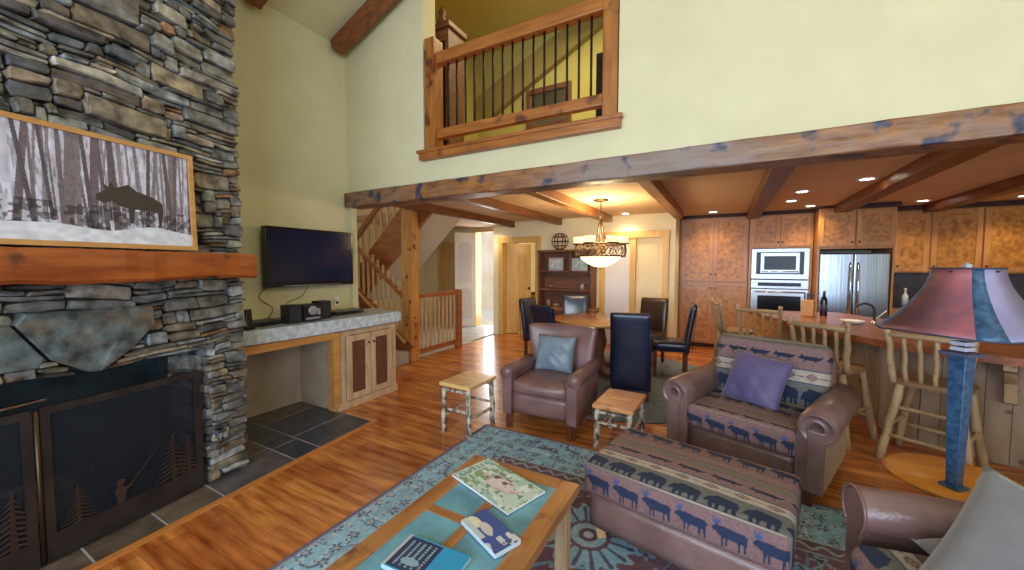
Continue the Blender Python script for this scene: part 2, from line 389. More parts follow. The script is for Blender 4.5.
# ------------------------------------------------------------------ patterns
def pip(x, y, poly):
    inside = np.zeros(x.shape, bool); n = len(poly); j = n - 1
    for i in range(n):
        xi, yi = poly[i]; xj, yj = poly[j]
        if yi != yj:
            c = ((yi > y) != (yj > y)) & (x < (xj - xi) * (y - yi) / (yj - yi) + xi)
            inside ^= c
        j = i
    return inside
BEAR = [(.05, .45), (.02, .36), (.10, .30), (.18, .36), (.20, .05), (.30, .05), (.31, .28), (.36, .30), (.38, .05), (.46, .05), (.48, .30), (.62, .30), (.63, .05), (.71, .05), (.72, .28), (.78, .3), (.80, .05), (.90, .05), (.93, .40), (.94, .62), (.84, .78), (.62, .80), (.45, .84), (.34, .86), (.24, .72), (.14, .68), (.10, .58)]
ELK = [(.05, .58), (.06, .50), (.16, .48), (.22, .40), (.30, .34), (.30, .04), (.34, .04), (.36, .32), (.40, .32), (.40, .06), (.44, .06), (.46, .34), (.70, .34), (.72, .04), (.76, .04), (.77, .32), (.83, .34), (.86, .06), (.90, .06), (.92, .48), (.95, .56), (.88, .64), (.60, .66), (.38, .70), (.26, .68), (.18, .70)]
ANT = [(.10, .70), (.06, .86), (.12, .98), (.10, .86), (.14, .80), (.20, .96), (.20, .80), (.28, .94), (.26, .78), (.20, .68)]
FOX = [(.04, .52), (.12, .60), (.16, .74), (.20, .62), (.34, .60), (.64, .62), (.80, .58), (.97, .64), (.82, .44), (.70, .40), (.74, .26), (.64, .40), (.34, .40), (.22, .26), (.26, .42), (.12, .46)]
MAR = np.array((.22, .12, .11)); BLU = np.array((.016, .026, .065)); GRY = np.array((.15, .145, .13)); CRM = np.array((.46, .38, .30)); TAN = np.array((.25, .19, .13)); PNK = np.array((.25, .145, .135)); OLV = np.array((.13, .125, .09))
def fabric(u, v, T=.155):
    c = np.empty(u.shape + (3,)); c[:] = MAR
    vm = np.mod(v, .62)
    def band(a, b, col): c[(vm >= a) & (vm < b)] = col
    band(0, .175, MAR); band(.165, .175, CRM * .8); band(.175, .305, GRY); band(.305, .31, BLU * 2); band(.31, .375, CRM); band(.375, .38, BLU * 2)
    band(.38, .50, PNK); band(.50, .512, OLV); band(.512, .525, TAN); band(.525, .537, OLV); band(.537, .55, TAN); band(.55, .562, MAR * .7); band(.562, .62, PNK)
    un = np.mod(u / T, 1)
    f = (vm - .015) / .14; k = (f > 0) & (f < 1) & (vm < .165)
    c[k & (pip(un, f, ELK))] = BLU; c[k & pip(un, f, ANT)] = BLU * 3
    f = (vm - .18) / .12; k = (vm > .18) & (vm < .30)
    c[k & pip(np.mod(u / (T * 1.0) + .3, 1), f, BEAR)] = BLU
    f = (vm - .385) / .11; k = (vm > .385) & (vm < .495)
    c[k & pip(np.mod(u / (T * 1.05) + .6, 1), f, FOX)] = BLU * .8
    ud = np.abs(np.mod(u / .13, 1) - .5) * .13; vd = np.abs(vm - .3425)
    k = (vm > .312) & (vm < .373)
    dm = ud * .5 + vd
    c[k & (dm < .020)] = MAR; c[k & (dm < .010)] = CRM * .8; c[k & (dm < .005)] = BLU * 2
    c[k & (vd < .003) & (ud > .045)] = BLU * 2.5
    return c

# ------------------------------------------------------------------ setting
LX, BY = -4.05, 3.17          # left wall plane, upper wall plane
CK = 2.42                     # lower ceiling
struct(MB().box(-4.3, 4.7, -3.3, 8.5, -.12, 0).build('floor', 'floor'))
struct(Bx('floor_entry', 'tile_entry', -7.0, -4.38, 6.2, 7.8, -.12, .004))
struct(Bx('floor_hall', 'tile_entry', -7.0, -4.3, 3.2, 6.2, -.12, .0))
struct(Bx('ground_porch', 'outdoor', -9.5, -2.5, 8.02, 13, -.2, -.03))
struct(Bx('wall_left', 'wall', LX - .2, LX, -3.3, BY, 0, 4.35))
# upper wall with loft opening X -2.83..-0.78, Z 2.66..
w = MB(); w.box(LX - .2, -2.83, BY, BY + .2, 2.3, 7.4); w.box(-.78, 4.7, BY, BY + .2, 2.3, 7.4); w.box(-2.83, -.78, BY, BY + .2, 2.3, 2.64)
w.box(-2.83, -.78, BY, BY + .2, 5.05, 7.4)
w.box(LX - .2, LX + .055, BY, BY + .08, 0, 2.3)
struct(w.build('wall_upper', 'wall'))
w = MB(); w.box(-4.42, -4.25, 7.15, 7.9, 0, CK); w.box(-4.25, -3.31, 7.15, 7.3, 2.08, CK); w.box(-3.31, -2.04, 7.15, 7.3, 0, CK); w.box(-2.04, -.86, 7.15, 7.3, 2.10, CK); w.box(-.86, -.745, 7.15, 8.4, 0, CK)
struct(w.build('wall_dining', 'wall_warm'))
struct(Bx('wall_back_room', 'wall_warm', -4.3, -.86, 8.4, 8.5, 0, CK))
struct(Bx('wall_kitchen', 'wall_warm', -.7, 4.6, 8.45, 8.6, 0, CK))
struct(Bx('wall_right', 'wall', 4.5, 4.7, -3.3, 8.6, 0, 7.2))
w = MB(); w.box(-7.2, -5.37, 7.8, 8.0, 0, CK); w.box(-4.72, -4.25, 7.8, 8.0, 0, CK); w.box(-5.37, -4.72, 7.8, 8.0, 2.34, CK)
struct(w.build('wall_entry', 'wall_warm'))
struct(Bx('wall_hall', 'wall_warm', -7.2, -7.0, 3.2, 8.0, 0, 4.6))
struct(Bx('wall_stair', 'white', -7.2, LX - .2, 3.17, 3.3, 0, 4.6))
# rear wall with two large windows (behind the viewer)
w = MB(); w.box(LX - .2, -3.2, -3.5, -3.3, 0, 4.6); w.box(3.6, 4.7, -3.5, -3.3, 0, 7.4); w.box(-3.2, 3.6, -3.5, -3.3, 0, .45); w.box(-3.2, 3.6, -3.5, -3.3, 3.9, 7.0); w.box(-.15, .15, -3.5, -3.3, .45, 3.9)
struct(w.build('wall_rear', 'wall'))
for i, (a, b) in enumerate(((-3.2, -.15), (.15, 3.6))):
    f = MB()
    f.box(a, b, -3.46, -3.36, .45, .53); f.box(a, b, -3.46, -3.36, 3.82, 3.9); f.box(a, a + .08, -3.46, -3.36, .53, 3.82); f.box(b - .08, b, -3.46, -3.36, .53, 3.82)
    f.box((a + b) / 2 - .03, (a + b) / 2 + .03, -3.44, -3.38, .53, 3.82); f.box(a, b, -3.44, -3.38, 2.2, 2.27)
    wf = struct(f.build('window_%d' % (i + 1), 'pine'))
    Bx('pane', 'glass', a + .08, b - .08, -3.415, -3.405, .53, 3.82, wf)
# ceilings
def ztop(x): return 4.08 + .40 * (x - LX)
w = MB(); w.prism([(LX - .2, ztop(LX - .2)), (4.7, ztop(4.7)), (4.7, ztop(4.7) + .15), (LX - .2, ztop(LX - .2) + .15)], -3.5, BY + .05, lambda p: Vector((p.x, p.z, p.y)))
struct(w.build('ceiling', 'wall'))
struct(Bx('ceiling_kitchen', 'ceil_k', LX - .3, 4.7, BY + .06, 8.6, CK, CK + .12))
struct(Bx('ceiling_hall', 'ceil_k', -7.2, LX - .3, 4.9, 8.0, CK, CK + .12))
struct(Bx('ceiling_stair', 'wall', -7.2, LX - .3, 3.2, 5.4, 4.6, 4.7))
# loft room
struct(Bx('floor_loft', 'cab', -4.2, 1.0, BY + .2, 7.2, CK + .12, CK + .2))
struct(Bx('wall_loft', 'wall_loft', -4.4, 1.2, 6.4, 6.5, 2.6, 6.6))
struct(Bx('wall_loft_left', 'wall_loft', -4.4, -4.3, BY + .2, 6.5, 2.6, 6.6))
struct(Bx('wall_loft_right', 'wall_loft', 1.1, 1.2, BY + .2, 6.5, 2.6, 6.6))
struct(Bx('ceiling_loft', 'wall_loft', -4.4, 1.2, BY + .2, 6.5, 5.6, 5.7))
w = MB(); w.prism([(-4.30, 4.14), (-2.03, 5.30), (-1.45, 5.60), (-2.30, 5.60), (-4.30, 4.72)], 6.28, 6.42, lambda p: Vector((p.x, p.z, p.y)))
struct(w.build('loft_shade_band', noisy('loft_shade_paint', (.30, .24, .07), (.34, .27, .08), 3, .9)))  # slab for the shaded band on the loft wall, shade painted in as darker tan

# main log beam: hand-hewn, slightly uneven
def log_beam(name, m, x0, x1, y0, y1, z0, z1, nseg, amp, axis='x'):
    e_ = .93; PR = []
    for sx, sy in ((0, -1), (1, 0), (0, 1), (-1, 0)):
        for q in (-e_, -.84, 0, .84, e_): PR.append((q * (1 if sy < 0 else -1), sy) if sx == 0 else (sx, q * sx))
    Cn = len(PR); bm = bmesh.new(); rings = []
    for i in range(nseg + 1):
        t = x0 + (x1 - x0) * i / nseg; ring = []
        for k in range(Cn):
            dy, dz = PR[k]
            w_ = 1 + amp * (math.sin(t * 7.3 + k * 1.9) * .5 + math.sin(t * 17 + k * 3.1) * .3 + random.uniform(-.3, .3))
            yy = (y0 + y1) / 2 + dy * (y1 - y0) / 2 * w_; zz = (z0 + z1) / 2 + dz * (z1 - z0) / 2 * w_
            ring.append(bm.verts.new((t, yy, zz) if axis == 'x' else (yy, t, zz)))
        rings.append(ring)
    for r0, r1 in zip(rings, rings[1:]):
        for k in range(Cn):
            f = bm.faces.new((r0[k], r0[(k + 1) % Cn], r1[(k + 1) % Cn], r1[k])).smooth = True
    bm.faces.new(rings[0][::-1]); bm.faces.new(rings[-1])
    bmesh.ops.recalc_face_normals(bm, faces=bm.faces)
    me = bpy.data.meshes.new(name); bm.to_mesh(me); bm.free()
    return link(name, me, m)
struct(log_beam('main_beam', 'beam', -4.01, 4.45, 3.09, 3.33, 2.195, 2.365, 110, .032))
struct(Bx('trim_2', 'stairwood', -4.0, 4.45, 3.33, 3.42, 2.24, 2.42))
# kitchen ceiling beams
for i, (xr, wd, mt) in enumerate(((-3.88, .10, 'cbeam'), (-2.82, .10, 'cbeam'), (-1.83, .14, 'cbeam_l'), (-.63, .13, 'cbeam_l'), (.49, .17, 'cbeam'), (1.60, .17, 'cbeam'), (2.75, .17, 'cbeam'), (3.9, .17, 'cbeam'))):
    struct(log_beam('ceiling_beam', mt, 3.42, 7.13 if xr < 0 else (7.42 if 1 < xr < 2.3 else 7.76 if xr < 1 else 8.04), xr - wd, xr, 2.30, 2.425, 24, .02, 'y'))
# rafters under the vaulted ceiling
for y0 in (2.93, 2.02):
    b = MB(); R = Matrix.Rotation(-math.atan(.40), 3, 'Y')
    L = 6.0; c = Vector((LX + .07, 0, ztop(LX + .07) - .11)); d = Vector((math.cos(math.atan(.4)), 0, math.sin(math.atan(.4))))
    m_ = c + d * L / 2
    b.box(m_.x - L / 2, m_.x + L / 2, y0, y0 + .14, m_.z - .065, m_.z + .065, .008, R)
    struct(b.build('rafter_beam', 'rafter'))

# hearth slate
bs = MB().prism([(-2.40, -1.2), (-2.70, .55), (-2.77, 1.23), (-2.85, 1.9), (-2.905, 2.51), (-4.04, 2.51), (-4.04, -1.2)], .0005, .0055).build('floor_hearth', 'grout')
struct(bs)
def tile_floor():
    bm = bmesh.new(); lay = bm.verts.layers.float_color.new('Col')
    def hx(y):  # hearth edge x at y
        pts = [(-1.2, -2.42), (.55, -2.71), (1.23, -2.78), (1.9, -2.86), (2.51, -2.915)]
        for (a, xa), (b, xb) in zip(pts, pts[1:]):
            if a <= y <= b: return xa + (xb - xa) * (y - a) / (b - a)
        return pts[-1][1]
    ys = [-1.2, -.77, -.43, -.1, .28, .605, .905, 1.205, 1.71, 1.93, 2.505]
    cols = [(.07, .07, .08), (.13, .10, .07), (.09, .08, .10), (.05, .06, .085), (.15, .11, .075), (.07, .08, .10), (.11, .10, .105)]
    random.seed(3)
    for r, (a, b) in enumerate(zip(ys, ys[1:])):
        offs = [0, .33 + .05 * (r % 2), .85, 1.4]
        for o0, o1 in zip(offs, offs[1:]):
            q = [(hx(a + .005) - o0 - .004, a + .005), (hx(b - .005) - o0 - .004, b - .005), (hx(b - .005) - o1 + .005, b - .005), (hx(a + .005) - o1 + .005, a + .005)]
            q = [(max(x, -4.04), y) for x, y in q]
            if abs(q[0][0] - q[3][0]) < .01: continue
            col = random.choice(cols); k = random.uniform(.8, 1.2)
            vb = []
            for z in (.003, .006):
                for x, y in q:
                    v = bm.verts.new((x, y, z)); v[lay] = (col[0] * k, col[1] * k, col[2] * k, 1); vb.append(v)
            bm.faces.new(vb[4:8]); 
            for i in range(4): bm.faces.new((vb[i], vb[(i + 1) % 4], vb[4 + (i + 1) % 4], vb[4 + i]))
    bmesh.ops.recalc_face_normals(bm, faces=bm.faces)
    me = bpy.data.meshes.new('floor_slate'); bm.to_mesh(me); bm.free()
    return link('floor_slate', me, 'vtile')
struct(tile_floor())
w = MB(); pts = [(-2.35, -1.2), (-2.66, .55), (-2.74, 1.23), (-2.82, 1.9), (-2.875, 2.54), (-3.3, 2.54)]
pin = [(-2.40, -1.2), (-2.71, .55), (-2.78, 1.23), (-2.86, 1.9), (-2.915, 2.51), (-3.3, 2.51)]
for i in range(len(pts) - 1):
    w.prism([pts[i], pts[i + 1], pin[i + 1], pin[i]], .001, .012)
struct(w.build('trim_3', wood('hearth_border_wood', (.50, .17, .035), (.62, .25, .06), 'y', 8, .3, .2)))

# ------------------------------------------------------------------ fireplace
FA = math.radians(10)
fp = thing('fireplace', 'tall stone chimney fireplace with log mantel and dark firebox', 'fireplace', (-3.09, 1.49, 0), 0)
# local frame: u along face toward the viewer (from the far corner), n outwards to the room
U = Vector((math.sin(FA), -math.cos(FA), 0)); N = Vector((math.cos(FA), math.sin(FA), 0))
def FPp(u, n, z): return U * u + N * n + Vector((0, 0, z))
def stones():
    V = []; F = []; C = []
    pal = [(.22, .22, .19), (.27, .26, .21), (.19, .19, .17), (.24, .25, .24), (.17, .18, .18), (.21, .215, .20), (.23, .25, .26), (.30, .32, .32), (.16, .17, .18), (.32, .27, .20), (.26, .20, .14), (.34, .32, .27), (.13, .12, .12), (.20, .23, .25), (.33, .27, .19), (.28, .28, .24)]
    rnd = random.Random(11)
    def stone(poly, depth, fr, tone=None):
        """poly: list of (a,z) in face coords; fr(a,n,z)->Vector"""
        n = len(poly); cx = sum(p[0] for p in poly) / n; cz = sum(p[1] for p in poly) / n
        wd = max(p[0] for p in poly) - min(p[0] for p in poly); hh = max(p[1] for p in poly) - min(p[1] for p in poly)
        col = np.array(tone if tone else rnd.choice(pal)) * rnd.uniform(.5, 1.25)
        if tone is None and rnd.random() < .035: col = np.array((.30, .16, .07)) * rnd.uniform(.7, 1.1)
        tilt = rnd.uniform(-.25, .25) * .03; tilz = rnd.uniform(-.3, .1) * .03
        base = len(V); k = min(.007, hh * .15, wd * .12)
        for lev, (ins, dn) in enumerate(((0, -.10), (0, depth - .008), (k, depth))):
            for a, z in poly:
                sx = max(0, 1 - ins / max(wd / 2, .01)); sz = max(0, 1 - ins / max(hh / 2, .01))
                aa = cx + (a - cx) * sx; zz = cz + (z - cz) * sz
                dd = dn
                if lev: dd += tilt * (aa - cx) / max(wd, .01) * 2 + tilz * (zz - cz) / max(hh, .01) * 2 + rnd.uniform(-.006, .006)
                V.append(fr(aa, dd, zz)); C.append(col * (rnd.uniform(.85, 1.15)))
        V.append(fr(cx + rnd.uniform(-.2, .2) * wd, depth + rnd.uniform(-.004, .006), cz)); C.append(col * 1.05)
        for lv in range(2):
            for i in range(n):
                a = base + lv * n + i; b = base + lv * n + (i + 1) % n
                F.append((a, b, b + n, a + n))
        for i in range(n): F.append((base + 2 * n + i, base + 2 * n + (i + 1) % n, base + 3 * n))
    def wallface(a0, a1, z0, z1, fr, holes=(), big=(), cell=(.035, .027), depth0=0):
        na = int((a1 - a0) / cell[0]); nz = int((z1 - z0) / cell[1])
        occ = np.zeros((na, nz), bool)
        for i in range(na):
            for j in range(nz):
                a = a0 + (i + .5) * cell[0]; z = z0 + (j + .5) * cell[1]
                for h in holes:
                    if h[0] < a < h[1] and h[2] < z < h[3]: occ[i, j] = True
                for pl in big:
                    if pip(np.array([a]), np.array([z]), pl)[0]: occ[i, j] = True
        warpf = lambda a, z: (a + .010 * math.sin(z * 9 + a * 5), z + .018 * math.sin(a * 4.1 + z * 1.7) + .008 * math.sin(a * 13 + z * 7))
        def place(i, j, wi, hj):
            g = .0016
            x0 = a0 + i * cell[0] + g; x1 = a0 + (i + wi) * cell[0] - g; y0 = z0 + j * cell[1] + g; y1 = z0 + (j + hj) * cell[1] - g
            jw = min(.012, (x1 - x0) * .12); jh = min(.008, (y1 - y0) * .16)
            r = lambda q: rnd.uniform(-q, q)
            pts = [(x0 + rnd.uniform(0, jw), y0 + rnd.uniform(0, jh)), ((x0 + x1) / 2 + r(jw), y0 + r(jh * .3) + .001), (x1 - rnd.uniform(0, jw), y0 + rnd.uniform(0, jh)), (x1, (y0 + y1) / 2 + r(jh)),
                   (x1 - rnd.uniform(0, jw), y1 - rnd.uniform(0, jh)), ((x0 + x1) / 2 + r(jw), y1 + r(jh * .3)), (x0 + rnd.uniform(0, jw), y1 - rnd.uniform(0, jh)), (x0, (y0 + y1) / 2 + r(jh))]
            ta = rnd.uniform(-.03, .03); xm = (x0 + x1) / 2; ym = (y0 + y1) / 2
            pts = [(px + (py - ym) * rnd.uniform(-.12, .12), py + (px - xm) * ta) for px, py in pts]
            stone([warpf(*p) for p in pts], depth0 + rnd.uniform(.0, .05), fr)
        # a few big ones first
        for t in range(int(na * nz * .007)):
            wi = rnd.randint(5, 11); hj = rnd.randint(3, 5)
            i = rnd.randint(0, max(0, na - wi)); j = rnd.randint(0, max(0, nz - hj))
            if not occ[i:i + wi, j:j + hj].any() and i + wi <= na and j + hj <= nz: occ[i:i + wi, j:j + hj] = True; place(i, j, wi, hj)
        for j in range(nz):
            i = 0
            while i < na:
                if occ[i, j]: i += 1; continue
                wi = rnd.choice((2, 3, 4, 5, 6, 8, 10)); hj = rnd.choice((1, 1, 1, 2, 2, 3))
                e = i
                while e < na and e < i + wi and not occ[e, j]: e += 1
                wi = e - i; h = 1
                while h < hj and j + h < nz and not occ[i:e, j + h].any(): h += 1
                occ[i:e, j:j + h] = True; place(i, j, wi, h); i = e
    front = lambda a, n, z: FPp(a, n, z)
    # opening: u .27 .. 1.75, z 0 .. .93
    BIG = [[(.56, 1.26), (1.06, 1.27), (1.09, 1.22), (.98, 1.03), (.84, .935), (.80, .93), (.66, 1.03), (.55, 1.15)],
           [(1.1, 1.22), (1.5, 1.20), (1.5, 1.02), (1.02, 1.0), (1.0, 1.04)]]
    for pl in BIG: stone(pl, .05, front, (.13, .17, .18))
    wallface(0.0, 2.7, 0.0, 4.5, front, holes=((.26, 1.95, -.1, .935), (-.1, 3, 1.43, 1.55)), big=BIG)
    # lintel course (thin slabs along the top of the opening)
    side = lambda a, n, z: FPp(-.0, 0, 0) + Vector((-a, n, z)) + U * 0
    wallface(0.02, .94, 0.0, 4.3, side, depth0=-.02)
    # right reveal of the opening (faces the viewer)
    reveal = lambda a, n, z: FPp(.26 + n * .3, -a, z)
    wallface(0, .42, 0, .93, reveal, depth0=-.02)
    me = bpy.data.meshes.new('stonework'); me.from_pydata([tuple(v) for v in V], [], F)
    set_cols(me, np.array(C)); 
    bm = bmesh.new(); bm.from_mesh(me); bmesh.ops.recalc_face_normals(bm, faces=bm.faces); bm.to_mesh(me); bm.free()
    me.update()
    return link('stonework', me, 'vstone', fp)
stones()
# mortar core (U shape round the firebox)
core = MB()
def fbox(b, u0, u1, n0, n1, z0, z1):
    pts = [FPp(u0, n0, 0), FPp(u1, n0, 0), FPp(u1, n1, 0), FPp(u0, n1, 0)]
    b.prism([(p.x, p.y) for p in pts], z0, z1); return b
fbox(core, .03, .25, -.6, -.035, 0, .95); fbox(core, 1.97, 2.7, -.6, -.035, 0, .95); fbox(core, .03, 2.7, -.80, -.035, .95, 4.5)
core.build('mortar_core', noisy('dark_mortar', (.035, .032, .028), (.07, .062, .052), 9, .9), fp)
fb = MB(); fbox(fb, .25, 1.97, -.62, -.58, .01, .95); fbox(fb, .25, .30, -.58, -.42, .01, .95); fbox(fb, 1.92, 1.97, -.58, -.02, .01, .95); fbox(fb, .25, 1.97, -.6, -.03, .01, .02); fb.build('firebox', 'soot', fp)
# andiron / log grate inside
g = MB()
for k in range(6):
    u = .7 + k * .13; g.tube([FPp(u, -.15, .12), FPp(u, -.42, .12)], .009, 8)
g.tube([FPp(.62, -.15, .12), FPp(1.42, -.15, .12)], .01, 8); g.tube([FPp(.62, -.42, .12), FPp(1.42, -.42, .12)], .01, 8)
for u, n in ((.65, -.15), (1.4, -.15), (.65, -.42), (1.4, -.42)): g.tube([FPp(u, n, .02), FPp(u, n, .16)], .01, 8)
g.build('log_grate', 'iron', fp)
for (p, q, r) in ((FPp(.66, -.22, .185), FPp(1.36, -.20, .19), .055), (FPp(.7, -.36, .18), FPp(1.4, -.34, .185), .05), (FPp(.72, -.28, .27), FPp(1.3, -.30, .28), .05)):
    MB().tube([p, (p + q) / 2 + Vector((0, 0, .01)), q], [r, r * 1.05, r * .9], 12).build('firewood_log', 'birch_dark', fp)
# mantel log
def mantel():
    bm = bmesh.new(); rings = []; n = 44; rr = random.Random(4)
    for i in range(n + 1):
        u = .005 + 2.7 * i / n
        b0 = 1.408 + .006 * math.sin(u * 6) + rr.uniform(-.004, .004); t0 = 1.578 + rr.uniform(-.003, .003)
        nf = .175 + .008 * math.sin(u * 4) + rr.uniform(-.004, .004)
        prof = [(-.05, b0), (nf - .02, b0), (nf, b0 + .018), (nf + .004, (b0 + t0) / 2), (nf - .002, t0 - .014), (nf - .016, t0), (-.05, t0)]
        rings.append([bm.verts.new(FPp(u, a, z)) for a, z in prof])
    for r0, r1 in zip(rings, rings[1:]):
        for k in range(len(r0)):
            bm.faces.new((r0[k], r0[(k + 1) % len(r0)], r1[(k + 1) % len(r0)], r1[k]))
    bm.faces.new(rings[0][::-1]); bm.faces.new(rings[-1]); bmesh.ops.recalc_face_normals(bm, faces=bm.faces)
    me = bpy.data.meshes.new('mantel_shelf'); bm.to_mesh(me); bm.free()
    return link('mantel_shelf', me, 'mantel', fp)
mantel()
# fire doors: main leaf and second leaf with cut-out silhouettes
fs = thing('fireplace_screen', 'dark metal fireplace doors with pine tree and fisherman cut-outs', 'fire screen', (-3.09, 1.49, 0), 0)
def leaf(u0, u1, parent, motifs):
    fr = MB(); nF = .0; 
    def bx(a, b, z0, z1, n0=-.012, n1=.012): fbox(fr, a, b, n0, n1, z0, z1)
    bx(u0, u1, .76, .80); bx(u0, u1, .012, .15); bx(u0, u0 + .035, .15, .76); bx(u1 - .035, u1, .15, .76)
    f = fr.build('door_frame', 'fire_frame', parent)
    ms = MB(); fbox(ms, u0 + .03, u1 - .03, -.004, 0, .14, .77); ms.build('mesh_panel', 'firemesh', f)
    def T(ou, oz, s): return lambda p: FPp(ou + p.x * s, p.z, oz + p.y * s)
    for kind, ou, oz, s in motifs:
        mt = MB()
        if kind == 'tree':
            mt.prism([(-.04, 0), (.04, 0), (.012, 1), (-.012, 1)], .004, .009, T(ou, oz, s))
            for k in range(9):
                z = .12 + k * .095; w_ = .36 * (1 - k / 10)
                mt.prism([(-w_, z - .07), (-w_ * .6, z - .055), (0, z + .0), (w_ * .6, z - .055), (w_, z - .07), (w_ * .5, z - .015), (0, z + .045), (-w_ * .5, z - .015)], .004, .009, T(ou, oz, s))
        else:
            mt.prism([(-.10, 0), (.12, 0), (.10, .25), (.16, .52), (.10, .66), (.0, .70), (-.14, .60), (-.3, .62), (-.31, .56), (-.16, .48), (-.12, .25)], .004, .009, T(ou, oz, s))
            mt.lathe([(.0, -.09), (.09, -.04), (.1, .02), (.06, .09), (0, .1)], FPp(ou + 0.0 * s, .007, oz + .78 * s) / 1, 12) if False else mt.prism([(-.09, .70), (.07, .70), (.10, .80), (.14, .84), (.05, .92), (-.07, .92), (-.16, .84), (-.10, .82)], .004, .009, T(ou, oz, s))
            mt.prism([(-.30, .60), (-1.05, 1.45), (-1.03, 1.47), (-.28, .64)], .004, .009, T(ou, oz, s))
        mt.build('fisherman_cutout' if kind == 'man' else 'pine_cutout', 'fire_cut', f)
    return f
leaf(.305, 1.02, fs, (('tree', .90, .13, .22), ('tree', .47, .14, .30), ('tree', .385, .13, .26), ('man', .73, .14, .16)))
leaf(1.045, 1.76, fs, (('tree', 1.12, .13, .30), ('tree', 1.4, .13, .26)))
MB().tube([FPp(1.032, .012, .03), FPp(1.032, .012, .79)], .009, 10).build('hinge_rod', 'bronze', fs)
MB().tube([FPp(1.0, .02, .84), FPp(1.7, .03, .82)], .011, 10).build('curtain_rod', 'chrome', fs)

# framed photograph leaning on the mantel
pic = thing('framed_picture', 'wide framed winter photograph of a moose among snowy aspens on the mantel', 'picture', (-3.09, 1.49, 0), 0)
pu0, pu1, pz0, pz1, pn = .346, 1.60, 1.590, 2.180, .060
def Pt(u, n, z): return FPp(u, n + (2.2 - z) * .03, z)
fr = MB()
for (a, b, c, d) in ((pu0, pu1, pz1 - .025, pz1), (pu0, pu1, pz0, pz0 + .025), (pu0, pu0 + .025, pz0 + .025, pz1 - .025), (pu1 - .025, pu1, pz0 + .025, pz1 - .025)):
    fr.prism([(a, c), (b, c), (b, d), (a, d)], pn, pn + .03, lambda p: Pt(p.x, p.z, p.y))
fr.build('picture_frame', wood('oak_frame', (.46, .22, .06), (.62, .33, .11), 'y', 8, .35, .2), pic)
nu, nv = 620, 320
uu, vv = np.meshgrid(np.linspace(0, 1, nu), np.linspace(0, 1, nv))
def hashn(x, s): return np.mod(np.sin(x * 127.1 + s * 311.7) * 43758.5453, 1)
def smooth_noise(x, y, s):
    xi = np.floor(x); yi = np.floor(y); xf = x - xi; yf = y - yi; xf = xf * xf * (3 - 2 * xf); yf = yf * yf * (3 - 2 * yf)
    h = lambda a, b: np.mod(np.sin(a * 127.1 + b * 311.7 + s * 74.7) * 43758.5453, 1)
    return (h(xi, yi) * (1 - xf) + h(xi + 1, yi) * xf) * (1 - yf) + (h(xi, yi + 1) * (1 - xf) + h(xi + 1, yi + 1) * xf) * yf
base = np.empty(uu.shape + (3,)); base[:] = (.58, .58, .70)
base *= (.65 + .6 * smooth_noise(uu * 90, vv * 14, 1))[..., None]; base[smooth_noise(uu * 150, vv * 10, 17) > .72] *= .55
rr = random.Random(2)
for k in range(84):   # far trunks, then near trunks
    far = k < 52
    x = rr.random(); wd = rr.uniform(.002, .006) if far else rr.uniform(.005, .014); lean = rr.uniform(-.05, .05); y0 = rr.uniform(.10, .25) if far else rr.uniform(.0, .2)
    col = np.array((.20, .17, .20) if far else rr.choice(((.10, .08, .10), (.16, .12, .14), (.22, .18, .2)))) * rr.uniform(.7, 1.3)
    k_ = (np.abs(uu - x - lean * vv) < wd * (1.1 - .3 * vv)) & (vv > y0)
    tex = (.75 + .5 * smooth_noise(uu * 300, vv * 60, k))[..., None]
    base = np.where(k_[..., None], col * tex, base)
ub = smooth_noise(uu * 70, vv * 34, 5) > .53
base = np.where((ub & (vv < .36) & (vv > .10))[..., None], base * .35, base)
snow = vv < .13 + .06 * smooth_noise(uu * 6, uu * 0, 8)
base = np.where(snow[..., None], np.array((.74, .77, .86)) * (.8 + .3 * smooth_noise(uu * 40, vv * 30, 9))[..., None], base)
moose = [(.39, .37), (.40, .44), (.46, .50), (.44, .58), (.48, .54), (.50, .61), (.52, .54), (.56, .56), (.62, .60), (.68, .53), (.80, .48), (.87, .42), (.88, .30), (.86, .12), (.84, .12), (.83, .28), (.80, .30), (.66, .30), (.64, .12), (.62, .12), (.61, .30), (.55, .32), (.50, .38), (.45, .34)]
mu = 1 - uu
base = np.where((pip((uu - .44) * 2.0, (vv - .12) * 1.25, moose) & (smooth_noise(uu * 70, vv * 4, 12) < .86))[..., None], np.array((.05, .035, .03)), base)
# u runs right-to-left on the face (far edge is small u), so flip to read left to right
A = pu1 - .02 - (pu1 - pu0 - .04) * uu; Z = pz0 + .02 + (pz1 - pz0 - .04) * vv
def grid_on(Pf, A, Z, n):
    out = np.empty(A.shape + (3,))
    nn = n + (2.2 - Z) * .03
    out[..., 0] = U.x * A + N.x * nn; out[..., 1] = U.y * A + N.y * nn; out[..., 2] = Z
    return out
grid_mesh('photo_print', 'vphoto', grid_on(None, A, Z, pn + .018), base[:, :, :], pic, False)
bk = MB(); bk.prism([(pu0 + .01, pz0 + .01), (pu1 - .01, pz0 + .01), (pu1 - .01, pz1 - .01), (pu0 + .01, pz1 - .01)], pn, pn + .012, lambda p: Pt(p.x, p.z, p.y)); bk.build('backing_board', 'black', pic)

